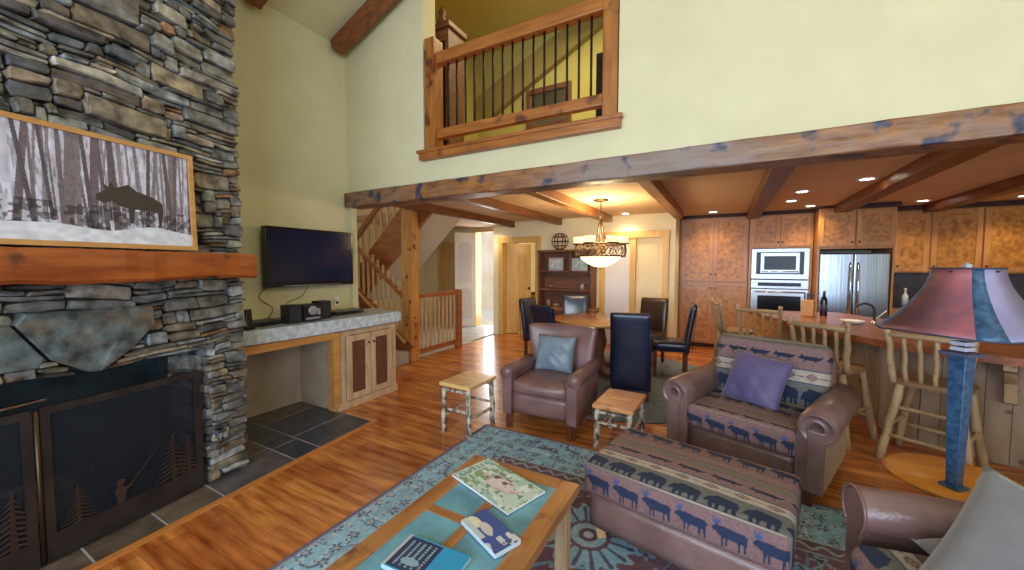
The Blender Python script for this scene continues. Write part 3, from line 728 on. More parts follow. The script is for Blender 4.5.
# ------------------------------------------------------------------ TV wall
tv = thing('television', 'flat black television mounted on the cream wall above the granite counter', 'television', (-3.97, 2.61, 1.58))
MB().box(-.015, .055, -.50, .50, -.305, .305, .012).build('tv_body', 'black', tv)
MB().box(.054, .060, -.47, .47, -.255, .280).build('screen', 'screen', tv)
b = MB(); b.box(.053, .064, -.50, .50, .282, .305, .004); b.box(.053, .064, -.50, .50, -.305, -.257, .004); b.box(.053, .064, -.50, -.472, -.257, .282, .004); b.box(.053, .064, .472, .50, -.257, .282, .004)
b.build('bezel', 'black_gloss', tv)
MB().tube([(.066, -.33, -.294), (.066, .33, -.294)], .004, 8).build('speaker_strip', 'silver', tv)
MB().box(-.075, -.015, -.12, .12, -.12, .12).build('wall_bracket', 'black', tv)

tc_ = thing('media_cabinet', 'built-in wooden cabinet with grille doors and an open nook below the television', 'cabinet', (0, 0, 0))
X0, X1 = -4.045, -3.42
b = MB()
b.box(X0, X1, 2.53, 2.56, .06, .82); b.box(X0, X1, 3.25, 3.28, .06, .82); b.box(X0, X1, 2.56, 3.25, .06, .09); b.box(X0, X0 + .02, 2.56, 3.25, .09, .82); b.box(X0, X1, 2.56, 3.25, .79, .82)
b.build('carcass', 'cab_pale', tc_)
b = MB(); b.box(X0 + .0, X1 + .02, 2.50, 3.31, .0, .075, .006); b.build('plinth', 'cab_pale', tc_)
b = MB(); b.box(X1 - .02, X1 + .012, 2.555, 2.60, .075, .82); b.box(X1 - .02, X1 + .012, 3.22, 3.29, .075, .82); b.box(X1 - .02, X1 + .012, 2.60, 3.22, .77, .82); b.build('face_frame', 'cab_pale', tc_)
for (a, c) in ((2.605, 2.905), (2.915, 3.215)):
    b = MB(); q = X1 + .012
    b.box(q, q + .02, a, a + .065, .085, .765, .003); b.box(q, q + .02, c - .065, c, .085, .765, .003); b.box(q, q + .02, a + .065, c - .065, .70, .765, .003); b.box(q, q + .02, a + .065, c - .065, .085, .15, .003)
    d = b.build('door', 'cab_pale', tc_)
    Bx('door_grille', 'grille', q + .002, q + .010, a + .06, c - .06, .145, .705, d)
    yk = c - .03 if a < 2.7 else a + .03
    MB().lathe([(.0, 0), (.008, 0), (.006, .01), (.012, .018), (.0, .024)], (0, 0, 0), 12).build('knob', 'iron', d, (q + .02, yk, .66)).rotation_euler = (0, PI / 2, 0)
b = MB(); b.box(X1 - .09, X1 + .01, 1.56, 2.50, .755, .825, .004); b.build('nook_header', 'cab_trim', tc_)
b = MB(); b.box(X1 - .09, X1 + .015, 2.465, 2.535, .01, .82, .004); b.build('nook_post', 'cab_trim', tc_)
b = MB(); b.box(X0, X0 + .03, 1.56, 2.51, .01, .82); b.box(X0 + .03, X1 - .09, 2.49, 2.525, .01, .82); b.build('nook_lining', 'nook', tc_)
# granite counter: irregular edge slab
pts = [(-4.045, 1.56), (-3.44, 1.56), (-3.40, 1.64), (-3.38, 2.0), (-3.365, 2.5), (-3.355, 3.0), (-3.35, 3.33), (-3.40, 3.37), (-3.7, 3.38), (-3.935, 3.38), (-3.94, 3.16), (-4.045, 3.16)]
b = MB(); b.prism(pts, .835, .955); bmesh.ops.bevel(b.bm, geom=[e for e in b.bm.edges], offset=.012, segments=2, affect='EDGES')
tag(b.build('stone_counter', 'granite'), 'grey granite counter slab on top of the media cabinet', 'counter')
# things on the counter
ZC = .957
def speaker(name, label, y, w, h, d, xx, rz=0):
    t = thing(name, label, 'speaker', (xx, y, ZC), rz)
    MB().box(-d / 2, d / 2, -w / 2, w / 2, 0, h, .006).build('speaker_box', 'black', t)
    MB().box(d / 2, d / 2 + .006, -w / 2 + .012, w / 2 - .012, .02, h - .012, .003).build('speaker_grille', plain('speaker_cloth', (.02, .022, .03), .8), t)
    return t
speaker('stereo_speaker', 'small black stereo speaker on the counter nearest the stone chimney', 2.13, .13, .17, .13, -3.55)
speaker('stereo_speaker', 'small black stereo speaker on the counter between the stereo and the disc player', 2.475, .13, .18, .13, -3.60)
t = thing('mini_stereo', 'compact black stereo with silver round dial between two small speakers', 'stereo', (-3.56, 2.30, ZC))
MB().box(-.09, .08, -.09, .09, 0, .16, .008).build('stereo_case', 'black', t)
MB().lathe([(0, 0), (.045, 0), (.045, .008), (.036, .012), (0, .012)], (0, 0, 0), 24).build('dial_ring', 'silver', t, (.08, 0, .105)).rotation_euler = (0, PI / 2, 0)
MB().box(.08, .086, -.07, .07, .02, .04).build('display', plain('grey_display', (.25, .26, .3), .3), t)
MB().box(.08, .088, .045, .075, .06, .12).build('button_row', 'silver', t)
t = thing('disc_player', 'slim black disc player lying on the far end of the counter', 'disc player', (-3.72, 2.84, ZC))
MB().box(-.11, .10, -.18, .18, .006, .042, .005).build('player_case', 'black', t); MB().box(.10, .104, -.12, .10, .018, .03).build('disc_tray', 'black_gloss', t)
b = MB()
for sx in (-.08, .08):
    for sy in (-.15, .15): b.lathe([(.012, 0), (.012, .008)], (sx, sy, 0), 10)
b.build('rubber_feet', 'black', t)
t = thing('cable_box', 'flat black cable box under loose cords beside the chimney', 'cable box', (-3.66, 1.93, ZC))
MB().box(-.11, .11, -.15, .13, .003, .04, .005).build('box_case', 'black', t); MB().box(.11, .114, -.08, .05, .012, .028).build('box_display', 'black_gloss', t)
t = thing('cordless_phone', 'upright black cordless phone in its cradle by the stone chimney', 'phone', (-3.50, 1.735, ZC))
MB().box(-.04, .04, -.035, .035, 0, .03, .008).build('cradle', 'black', t); MB().box(-.014, .014, -.025, .025, .02, .17, .008, Matrix.Rotation(-.12, 3, 'Y')).build('handset', 'black', t)
def wire(name, label, pts, r=.004, m='black'):
    tag(MB().tube(pts, r, 6).build(name, m), label, 'cord')
def bez(P, n=16):
    out = []
    for i in range(len(P) - 1):
        p0 = P[max(i - 1, 0)]; p1 = P[i]; p2 = P[i + 1]; p3 = P[min(i + 2, len(P) - 1)]
        for k in range(n):
            t = k / n
            out.append(tuple(.5 * ((2 * p1[j]) + (-p0[j] + p2[j]) * t + (2 * p0[j] - 5 * p1[j] + 4 * p2[j] - p3[j]) * t * t + (-p0[j] + 3 * p1[j] - 3 * p2[j] + p3[j]) * t ** 3) for j in range(3)))
    out.append(tuple(P[-1])); return out
wire('power_cord', 'black cord curling down from the television toward the chimney', bez([(-4.03, 2.2, 1.30), (-4.03, 2.10, 1.18), (-4.02, 2.22, 1.06), (-3.98, 2.16, .98), (-3.82, 2.03, .985)]))
wire('signal_cord', 'dark cord hanging below the middle of the television to the stereo', bez([(-4.03, 2.62, 1.28), (-4.035, 2.54, 1.16), (-4.03, 2.38, 1.10), (-4.0, 2.33, 1.0), (-3.8, 2.28, .975)]), .004, plain('grey_cord', (.2, .2, .19), .5))
t = thing('wall_outlet', 'white wall outlet above the counter below the television', 'outlet', (-4.047, 2.98, 1.07))
MB().box(0, .006, -.035, .035, -.057, .057, .003).build('cover_plate', 'white', t); MB().box(.006, .016, -.015, .015, -.03, .0, .002).build('plug', 'black', t)

# ------------------------------------------------------------------ loft railing
lr = thing('loft_railing', 'log and iron balcony railing across the loft opening', 'railing', (0, 3.24, 0))
for x in (-2.745, -.85):
    MB().box(x - .062, x + .062, -.08, .08, 2.70, 3.86 if x < -2 else 4.6, .010).build('newel_post', 'railz', lr)
b = MB(); b.bar((-2.68, 0, 3.65), (-.91, 0, 3.65), .10, .115, .012); b.build('top_rail', 'rail', lr)
b = MB(); b.bar((-2.68, 0, 2.88), (-.91, 0, 2.88), .08, .095, .010); b.build('bottom_rail', 'rail', lr)
for i in range(15):
    x = -2.55 + i * (1.52 / 14)
    MB().tube([(x, 0, 2.935), (x, 0, 3.60)], .011, 8).build('baluster', 'iron', lr)
b = MB(); b.box(-2.84, -.75, -.14, .15, 2.60, 2.69, .008); b.box(-2.86, -.73, -.155, -.10, 2.668, 2.70, .005)
b.build('sill_board', 'rail', lr)
# loft furnishings
t = thing('framed_mirror', 'dark framed mirror on the loft wall seen through the balusters', 'mirror', (-2.79, 6.36, 4.29))
b = MB(); 
for q in ((-.42, .42, .27, .36), (-.42, .42, -.36, -.27), (-.42, -.34, -.27, .27), (.34, .42, -.27, .27)): b.box(q[0], q[1], -.04, .035, q[2], q[3], .008)
b.build('mirror_frame', 'hutch', t); Bx('mirror_glass', 'steel_b', -.35, .35, .0, .01, -.28, .28, t)
t = thing('loft_speaker', 'tall black speaker cabinet behind the right end of the loft railing', 'speaker', (-1.28, 4.75, 2.62))
MB().box(-.13, .13, -.13, .13, .0, 1.42, .012).build('speaker_box', 'black', t); MB().box(-.11, .11, -.142, -.13, .1, 1.38, .004).build('speaker_grille', plain('speaker_cloth_black', (.012, .012, .014), .9), t)
t = thing('curio_cabinet', 'tall dark carved cabinet at the left end of the loft', 'cabinet', (-3.2, 3.95, 2.62))
MB().box(-.22, .22, -.16, .16, 0, 1.75, .01).build('cabinet_case', 'hutch', t); MB().box(-.25, .25, -.19, .19, 1.75, 1.82, .012).build('cornice_moulding', 'hutch', t)
MB().lathe([(.0, 0), (.05, 0), (.03, .05), (.07, .12), (.03, .2), (.05, .24), (.0, .34)], (0, 0, 1.82), 14).build('finial', 'hutch', t)
MB().box(-.17, .17, -.168, -.16, .2, 1.6).build('glass_door', 'oven_glass', t)

# ------------------------------------------------------------------ stair area
struct(MB().box(-4.36, -4.16, 4.35, 4.53, .0, CK, .015).build('post_column', 'post'))
st = thing('staircase', 'carpeted staircase climbing behind the television wall', 'staircase', (0, 0, 0))
b = MB()
for k in range(8):
    x1 = -4.20 - k * .27; b.box(x1 - .30, x1, 3.32, 4.33, 0 if k == 0 else k * .18 - .02, (k + 1) * .18, .01)
b.build('carpeted_steps', 'carpet', st)
Bx('landing', 'carpet', -7.0, -6.36, 3.32, 5.4, 1.3, 1.44, st)
sl = .88
def sp(x): return .18 + (-4.16 - x) * .667 * 1.0
b = MB(); b.bar((-4.22, 4.36, .14), (-6.3, 4.36, 1.62), .06, .30); b.build('outer_stringer', 'stairwood', st)
b = MB(); b.bar((-4.26, 4.315, .31), (-6.3, 4.315, 1.76), .03, .035); b.build('stringer_cap', 'pine_y', st)
b = MB(); b.bar((-4.34, 4.36, 1.02), (-6.3, 4.36, 2.50), .05, .07, .01); b.build('handrail', 'rail', st)
for k in range(15):
    x = -4.42 - k * .115; z = .30 + (-4.22 - x) * .711
    b = MB(); b.box(x - .016, x + .016, 4.345, 4.375, z, z + .82, .004); b.build('baluster', 'spindle', st)
# upper flight
uf = thing('upper_stair_flight', 'upper stair flight rising over the landing railing with plastered underside', 'staircase', (0, 0, 0))
def zb(x): return 2.235 + .91 * (x + 4.08)
b = MB(); T_ = lambda p: Vector((p.x, p.z, p.y))
b.prism([(-5.6, zb(-5.6)), (-3.9, zb(-3.9)), (-3.9, zb(-3.9) + .2), (-5.6, zb(-5.6) + .25)], 4.58, 5.4, T_); b.prism([(-6.36, 1.30), (-5.6, zb(-5.6) - .0), (-5.6, zb(-5.6) + .25), (-6.36, 1.44)], 4.58, 5.4, T_)
b.build('plastered_underside', noisy('stair_plaster', (.50, .47, .38), (.55, .52, .42), 3, .85), uf)
b = MB(); b.bar((-5.9, 4.55, zb(-5.9) + .25), (-4.1, 4.55, zb(-4.1) + .25), .05, .5); b.build('side_stringer', 'stairwood', uf)
b = MB(); b.bar((-5.9, 4.52, zb(-5.9) + 1.1), (-4.1, 4.52, zb(-4.1) + 1.1), .05, .08); b.build('handrail', 'stairwood', uf)
for k in range(10):
    x = -5.75 + k * .15; z = zb(x) + .45
    MB().box(x - .016, x + .016, 4.535, 4.565, z, z + .65).build('baluster', 'spindle', uf)
# landing guard rail between post and newel
lg = thing('landing_railing', 'reddish wooden guard railing between the log post and its square newel', 'railing', (-4.2, 0, 0))
MB().box(-.05, .05, 5.52, 5.63, 0, 1.07, .01).build('newel_post', 'red_wood', lg)
b = MB(); b.box(-.035, .035, 4.53, 5.52, .98, 1.05, .01); b.build('top_rail', 'red_wood', lg)
b = MB(); b.box(-.025, .025, 4.53, 5.52, .09, .17, .006); b.build('bottom_rail', 'red_wood', lg)
for k in range(9):
    y = 4.62 + k * .105; MB().box(-.015, .015, y - .015, y + .015, .17, .98).build('baluster', 'spindle', lg)
# entry: white door leaf, door surround, exterior glow is the sky
t = struct(MB().box(-5.35, -4.74, 7.77, 7.81, 2.30, 2.36).box(-5.37, -5.31, 7.76, 8.0, 0, 2.34).box(-4.78, -4.72, 7.76, 8.0, 0, 2.34).build('door_1', 'pine_y'))
dl = thing('entry_door', 'tall white arched-panel entry door standing open', 'door', (-5.30, 7.72, 0), math.radians(-130))
MB().box(-.0, .50, -.022, .022, .015, 2.28, .004).build('door_leaf', 'white_door', dl)
b = MB()
for (z0, z1) in ((.22, .95), (1.08, 2.05)):
    pts = [(.09, z0), (.41, z0), (.41, z1 - .08), (.36, z1 - .02), (.25, z1 + .02), (.14, z1 - .02), (.09, z1 - .08)]
    b.prism(pts, -.030, .030, lambda p: Vector((p.x, p.z, p.y)))
b.build('raised_panels', plain('white_panel_field', (.62, .63, .68), .5), dl)
MB().lathe([(.0, 0), (.026, 0), (.026, .008), (.012, .014), (.012, .03), (.026, .045), (.0, .062)], (0, 0, 0), 14).build('door_knob', 'bronze', dl, (.45, -.022, 1.0)).rotation_euler = (PI / 2, 0, 0)
# closet door in pine on the entry wall
t = thing('closet_door', 'knotty pine closet door behind the landing railing', 'door', (-5.98, 7.79, 0))
MB().box(-.42, .42, -.03, 0, .01, 2.0, .004).build('door_leaf', 'pine', t)
b = MB(); b.box(-.50, -.42, -.05, 0, 0, 2.08, .004); b.box(.42, .50, -.05, 0, 0, 2.08, .004); b.box(-.42, .42, -.05, 0, 2.0, 2.08, .004); b.build('door_casing', 'pine_y', t)
b = MB()
for (x0, x1) in ((-.34, -.04), (.04, .34)):
    for (z0, z1) in ((.15, .85), (1.0, 1.85)): b.box(x0, x1, -.036, -.03, z0, z1, .004)
b.build('raised_panels', 'pine', t)
struct(Bx('wall_outside', noisy('peach_stucco', (.70, .52, .38), (.8, .66, .52), 1.5, .9), -9.5, -2.5, 11.5, 11.7, -.2, 4))
# snow-bright planting / wall outside the entry
t = thing('porch_post', 'pale porch post standing outside the open entry door', 'post', (-5.45, 9.6, -.03))
MB().box(-.07, .07, -.07, .07, 0, 2.6, .01).build('post_shaft', 'pine', t); MB().box(-.11, .11, -.11, .11, 0, .5, .01).build('post_base', 'white', t)
# doorway with pine door ajar
def casing(name, x0, x1, zt, y, m='pine_y', w_=.10):
    b = MB(); b.box(x0, x0 + w_, y - .025, y + .16, 0, zt, .005); b.box(x1 - w_, x1, y - .025, y + .16, 0, zt, .005); b.box(x0 - .01, x1 + .01, y - .03, y + .16, zt - .10, zt + .02, .005)
    return struct(b.build(name, m))
casing('door_2', -4.27, -3.29, 2.08, 7.13)
t = thing('pine_door', 'yellow pine door standing half open in the doorway beside the entry', 'door', (-4.17, 7.28, 0), math.radians(38))
MB().box(0, .55, -.02, .02, .01, 1.97, .004).build('door_leaf', 'pine_y', t)
b = MB()
for (z0, z1) in ((.2, .9), (1.05, 1.85)): b.box(.09, .26, -.026, -.02, z0, z1, .003); b.box(.30, .47, -.026, -.02, z0, z1, .003)
b.build('raised_panels', 'pine_y', t)
MB().lathe([(.0, 0), (.026, 0), (.012, .014), (.012, .03), (.026, .045), (.0, .06)], (0, 0, 0), 14).build('door_knob', 'bronze', t, (.50, -.02, 1.0)).rotation_euler = (PI / 2, 0, 0)
t = thing('utility_cabinet', 'wooden cabinet hanging in the room beyond the half open pine door', 'cabinet', (-3.62, 8.25, 1.45))
MB().box(-.22, .22, -.15, .15, 0, .72, .005).build('cabinet_case', 'pine', t); MB().box(-.20, .20, -.17, -.15, .03, .69, .004).build('cabinet_door', 'cab', t)
t = thing('utility_counter', 'dark counter unit in the room beyond the half open pine door', 'cabinet', (-3.62, 8.1, 0))
MB().box(-.26, .26, -.25, .25, 0, .85, .005).build('cabinet_case', 'cab', t); MB().box(-.28, .28, -.27, .27, .85, .89, .005).build('counter_top', 'black', t)
# second doorway: double cream doors in pine casing
casing('door_3', -2.06, -.84, 2.10, 7.13)
for (x0, x1, lb, m_) in ((-1.96, -1.50, 'narrow pale door leaf left of the pine divider', 'white_door'), (-1.40, -.94, 'cream door leaf right of the pine divider in the dining room', 'cream_door')):
    t = thing('panel_door', lb, 'door', ((x0 + x1) / 2, 7.2, 0)); h = (x1 - x0) / 2
    MB().box(-h, h, -.02, .02, .01, 2.0, .003).build('door_leaf', m_, t)
    MB().box(-h + .08, h - .08, -.026, -.02, .2, 1.9, .004).build('raised_panel', m_, t)
struct(Bx('trim_4', 'pine_y', -1.50, -1.40, 7.12, 7.24, 0, 2.0))
struct(Bx('wall_closet', 'wall_warm', -2.0, -.9, 7.25, 7.3, 0, 2.1))

# ------------------------------------------------------------------ hutch
hu = thing('hutch', 'dark wooden hutch with open shelves against the dining room wall', 'hutch', (-2.66, 6.98, 0))
b = MB(); b.box(-.55, -.51, -.13, .15, .70, 1.79); b.box(.51, .55, -.13, .15, .70, 1.79); b.box(-.56, .56, -.15, .15, 1.76, 1.80, .004); b.box(-.51, .51, .13, .15, .70, 1.76); b.box(.10, .13, -.12, .13, 1.38, 1.76); b.build('upper_case', 'hutch', hu)
for z in (1.02, 1.37): Bx('shelf', 'hutch', -.51, .51, -.12, .13, z, z + .03, hu)
b = MB(); b.box(-.58, .62, -.35, .15, .66, .70, .006); b.build('desk_top', 'tblx', hu)
b = MB(); b.box(-.56, .60, -.33, .15, .05, .66); b.build('lower_case', 'hutch', hu)
for x in (-.55, -.16, .23):
    d = MB().box(x + .01, x + .37, -.35, -.33, .09, .63, .004).build('door', 'hutch', hu); MB().lathe([(0, 0), (.012, 0), (.014, .015), (0, .022)], (0, 0, 0), 10).build('knob', 'bronze', d, (x + .33, -.35, .4)).rotation_euler = (PI / 2, 0, 0)
def photo_frame(label, x, z, w, h, c1, c2):
    t = thing('photo_frame', label, 'picture frame', (x, 6.93, z), 0, 'framed photos on the hutch')
    R = Matrix.Rotation(-.12, 3, 'X')
    MB().box(-w / 2, w / 2, -.008, .008, 0, h, .003, None).build('frame', 'silver', t)
    MB().box(-w / 2 + .03, w / 2 - .03, -.012, -.008, .03, h - .03).build('print', noisy('photo_%d' % int(x * 100), c1, c2, 14, .5), t)
photo_frame('silver framed snowy photo on the upper left hutch shelf', -2.86, 1.401, .30, .25, (.25, .33, .36), (.6, .65, .65))
photo_frame('silver framed photo on the upper shelf partly behind the chandelier', -2.38, 1.401, .30, .24, (.15, .35, .36), (.5, .6, .6))
cols = ((.35, .28, .22), (.5, .45, .4), (.2, .22, .28), (.4, .35, .3), (.28, .16, .12), (.55, .5, .45))
rr = random.Random(9)
names = ['small clay jar standing leftmost on the lowest hutch shelf', 'pale bowl beside the clay jar on the lowest hutch shelf', 'grey pot at the middle of the lowest hutch shelf', 'tan vase at the right of the lowest hutch shelf', 'dark bowl leftmost on the middle hutch shelf', 'grey jar at the right end of the middle hutch shelf']
for i, (x, z) in enumerate(((-3.02, .701), (-2.86, .701), (-2.6, .701), (-2.35, .701), (-2.98, 1.051), (-2.33, 1.051))):
    h = rr.uniform(.09, .17); r = rr.uniform(.04, .06)
    kind = 'bowl' if 'bowl' in names[i] else ('vase' if 'vase' in names[i] else 'jar')
    if kind == 'bowl': pr = [(.0, 0), (r * .5, 0), (r * 1.2, h * .5), (r * 1.15, h * .5), (r * .4, .012), (.0, .012)]
    else: pr = [(0, 0), (r * .7, 0), (r, h * .4), (r * .6, h * .8), (r * .7, h), (r * .6, h), (r * .5, h * .8), (0, h * .7)]
    tag(MB().lathe(pr, (0, 0, 0), 18).build(kind, noisy('glaze_%d' % i, cols[i], tuple(c * .7 for c in cols[i]), 9, .4), None, (x, 6.95, z)), names[i], kind)
# wire basket ball above
t = thing('wire_basket', 'round twisted wire basket standing on top of the hutch', 'basket', (-2.80, 6.98, 1.803))
for i, (rx, mode) in enumerate(((0, 0), (PI / 3, 0), (2 * PI / 3, 0))):
    MB().tube([(.17 * math.cos(a) * math.cos(rx), .09 * math.cos(a) * math.sin(rx) , .165 + .155 * math.sin(a)) for a in [2 * PI * k / 32 for k in range(33)]], .008, 6).build('wire_hoop', 'bronze', t)
for z, r in ((.08, .13), (.165, .17), (.25, .13)):
    MB().tube([(r * math.cos(a), r * .5 * math.sin(a), z) for a in [2 * PI * k / 32 for k in range(33)]], .007, 6).build('wire_ring', 'bronze', t)
MB().lathe([(.07, 0), (.07, .014)], (0, 0, 0), 18).build('base_ring', 'bronze', t)
tag(MB().lathe([(0, 0), (.035, 0), (.04, .03), (.015, .07), (.03, .1), (.0, .13)], (0, 0, 0), 14).build('carved_bird', 'iron', None, (-2.44, 6.98, 1.803)), 'small dark carved figurine on the hutch beside the wire basket', 'figurine')

# ------------------------------------------------------------------ kitchen
def cab_door(parent, x0, x1, y, z0, z1, mf='cab', mp='cab_panel', st=.06, name='door', knob=None):
    b = MB(); b.box(x0, x0 + st, y - .022, y, z0, z1, .003); b.box(x1 - st, x1, y - .022, y, z0, z1, .003); b.box(x0 + st, x1 - st, y - .022, y, z1 - st, z1, .003); b.box(x0 + st, x1 - st, y - .022, y, z0, z0 + st, .003)
    d = b.build(name, mf, parent); Bx('door_panel', mp, x0 + st - .003, x1 - st + .003, y - .012, y, z0 + st - .003, z1 - st + .003, d)
    if knob: MB().lathe([(0, 0), (.01, 0), (.007, .012), (.014, .02), (0, .028)], (0, 0, 0), 10).build('knob', 'iron', d, (knob[0], y - .022, knob[1])).rotation_euler = (PI / 2, 0, 0)
    return d
PY = 7.82
t = thing('pantry_cabinet', 'tall double-door wooden pantry beside the cream door', 'cabinet', (0, 0, 0))
Bx('carcass', 'pantry', -.73, .36, PY, 8.43, .08, 2.40, t); Bx('toe_kick', 'cab_dark', -.70, .34, PY + .04, 8.4, 0, .08, t)
for (a, c) in ((-.70, -.185), (-.165, .345)):
    cab_door(t, a, c, PY, 1.22, 2.34, 'pantry', 'cab_panel', .055, 'upper_door', ((c - .03 if a < -.5 else a + .03), 1.35)); cab_door(t, a, c, PY, .11, 1.20, 'pantry', 'pantry_panel', .055, 'lower_door', ((c - .03 if a < -.5 else a + .03), 1.1))
Bx('crown_moulding', 'cab_dark', -.735, .36, PY - .04, PY + .02, 2.36, 2.415, t)
t = thing('oven_cabinet', 'tall wooden cabinet housing the microwave and wall oven', 'cabinet', (0, 0, 0))
b = MB(); b.box(.37, .405, PY, 8.43, .08, 2.40); b.box(1.215, 1.25, PY, 8.43, .08, 2.40); b.box(.405, 1.215, PY, 8.43, 1.80, 2.40); b.box(.405, 1.215, PY, 8.43, .08, .68); b.build('carcass', 'cab', t); Bx('toe_kick', 'cab_dark', .39, 1.23, PY + .04, 8.4, 0, .08, t)
cab_door(t, .40, .805, PY, 1.83, 2.34, knob=(.78, 1.9)); cab_door(t, .815, 1.22, PY, 1.83, 2.34, knob=(.84, 1.9)); cab_door(t, .40, 1.22, PY, .11, .66, name='drawer_front', knob=(.81, .5)); Bx('crown_moulding', 'cab_dark', .37, 1.25, PY - .04, PY + .02, 2.36, 2.415, t)
mw = thing('microwave', 'stainless built-in microwave with a dark window above the wall oven', 'microwave', (.81, PY - .02, 1.28))
b = MB(); b.box(-.40, .40, -.02, .35, 0, .51, .004); b.build('trim_kit', 'steel_b', mw)
b = MB(); b.box(-.33, .33, -.026, -.018, .08, .455, .003); b.build('black_surround', 'oven_glass', mw)
d = MB().box(-.27, .27, -.045, -.024, .10, .44, .004).build('microwave_door', 'steel_b', mw)
MB().box(-.22, .22, -.048, -.044, .155, .385, .002).build('window', 'oven_glass', d)
MB().tube([(-.25, -.075, .125), (.25, -.075, .125)], .009, 8).build('handle', 'chrome', mw)
ov = thing('wall_oven', 'stainless wall oven with a horizontal handle below the microwave', 'oven', (.81, PY - .02, .70))
MB().box(-.40, .40, -.02, .35, .42, .565, .004).build('control_panel', 'steel_b', ov); MB().box(-.30, .30, -.024, -.019, .46, .52).build('display', 'oven_glass', ov)
d = MB().box(-.40, .40, -.04, .30, .0, .41, .004).build('oven_door', 'steel_b', ov); MB().box(-.30, .30, -.044, -.039, .04, .30, .003).build('window', 'oven_glass', d); 
b = MB(); b.tube([(-.34, -.085, .365), (.34, -.085, .365)], .012, 10); b.box(-.32, -.30, -.085, -.04, .355, .375); b.box(.30, .32, -.085, -.04, .355, .375); b.build('handle', 'chrome', d)
# refrigerator
fr_ = thing('refrigerator', 'double-door stainless refrigerator under the wooden cabinets', 'refrigerator', (1.70, 7.55, 0))
MB().box(-.405, .405, 0, .86, .02, 1.70, .01).build('body', plain('fridge_side', (.10, .10, .11), .4), fr_)
for sx, x0, x1 in ((-1, -.405, -.003), (1, .003, .405)):
    d = MB().box(x0, x1, -.05, .0, .62, 1.69, .014).build('door', 'steel', fr_)
    hx_ = -.045 if sx < 0 else .045
    MB().tube([(hx_, -.05, .75), (hx_, -.10, .80), (hx_, -.11, 1.15), (hx_, -.10, 1.5), (hx_, -.05, 1.55)], .011, 10).build('handle', 'chrome', d)
d = MB().box(-.405, .405, -.05, 0, .06, .61, .014).build('freezer_drawer', 'steel', fr_); MB().tube([(-.3, -.05, .54), (-.27, -.10, .54), (.27, -.10, .54), (.3, -.05, .54)], .011, 10).build('handle', 'chrome', d)
t = thing('fridge_cabinet', 'wooden surround and two-door cabinet above the refrigerator', 'cabinet', (0, 0, 0))
b = MB(); b.box(1.26, 1.285, 7.50, 8.43, 0, 2.38); b.box(2.12, 2.145, 7.50, 8.43, 0, 2.38); b.box(1.285, 2.12, 7.52, 8.43, 1.76, 2.38); b.build('carcass', 'cab', t)
cab_door(t, 1.265, 1.69, 7.5, 1.80, 2.33, knob=(1.66, 1.86)); cab_door(t, 1.71, 2.14, 7.5, 1.80, 2.33, knob=(1.74, 1.86)); Bx('crown_moulding', 'cab_dark', 1.61, 2.17, 7.44, 7.5, 2.35, 2.415, t)
# wall cabinets right of the fridge
xs = [2.30, 2.70, 3.235, 3.77, 4.3]
lbs = ['narrow wall cabinet right beside the refrigerator', 'wall cabinet second from the refrigerator, partly above the lamp shade', 'wall cabinet third from the refrigerator above the lamp shade', 'wall cabinet at the far right end of the kitchen']
for i, (a, c) in enumerate(zip(xs, xs[1:])):
    t = thing('wall_cabinet', 'burl-panelled ' + lbs[i], 'cabinet', (0, 0, 0), 0, 'kitchen wall cabinets')
    Bx('carcass', 'cab', a + .002, c - .002, 8.1, 8.44, 1.40, 2.37, t); cab_door(t, a + .01, c - .01, 8.1, 1.42, 2.33, knob=(a + .04, 1.5)); Bx('crown_moulding', 'cab_dark', a, c, 8.05, 8.1, 2.35, 2.415, t)
t = thing('base_cabinet', 'kitchen base cabinet along the back wall right of the refrigerator', 'cabinet', (0, 0, 0))
Bx('carcass', 'cab', 2.17, 4.45, 7.86, 8.44, .08, .87, t); Bx('toe_kick', 'cab_dark', 2.2, 4.4, 7.9, 8.4, 0, .08, t)
for i in range(4): cab_door(t, 2.2 + i * .55, 2.73 + i * .55, 7.86, .12, .84, knob=(2.24 + i * .55, .75))
tag(MB().box(2.16, 4.46, 7.83, 8.44, .872, .91, .006).build('kitchen_counter', plain('dark_counter', (.03, .03, .035), .2)), 'dark kitchen counter running right from the refrigerator', 'counter')
struct(Bx('wall_backsplash', noisy('slate_backsplash', (.05, .04, .045), (.10, .08, .08), 6, .5), 2.15, 4.5, 8.41, 8.45, .91, 1.41))
tag(MB().lathe([(0, 0), (.035, 0), (.035, .14), (.012, .18), (.012, .23), (.02, .24), (0, .26)], (0, 0, 0), 16).build('soap_bottle', 'white', None, (2.42, 7.98, .911)), 'white soap bottle on the counter right of the refrigerator', 'bottle')
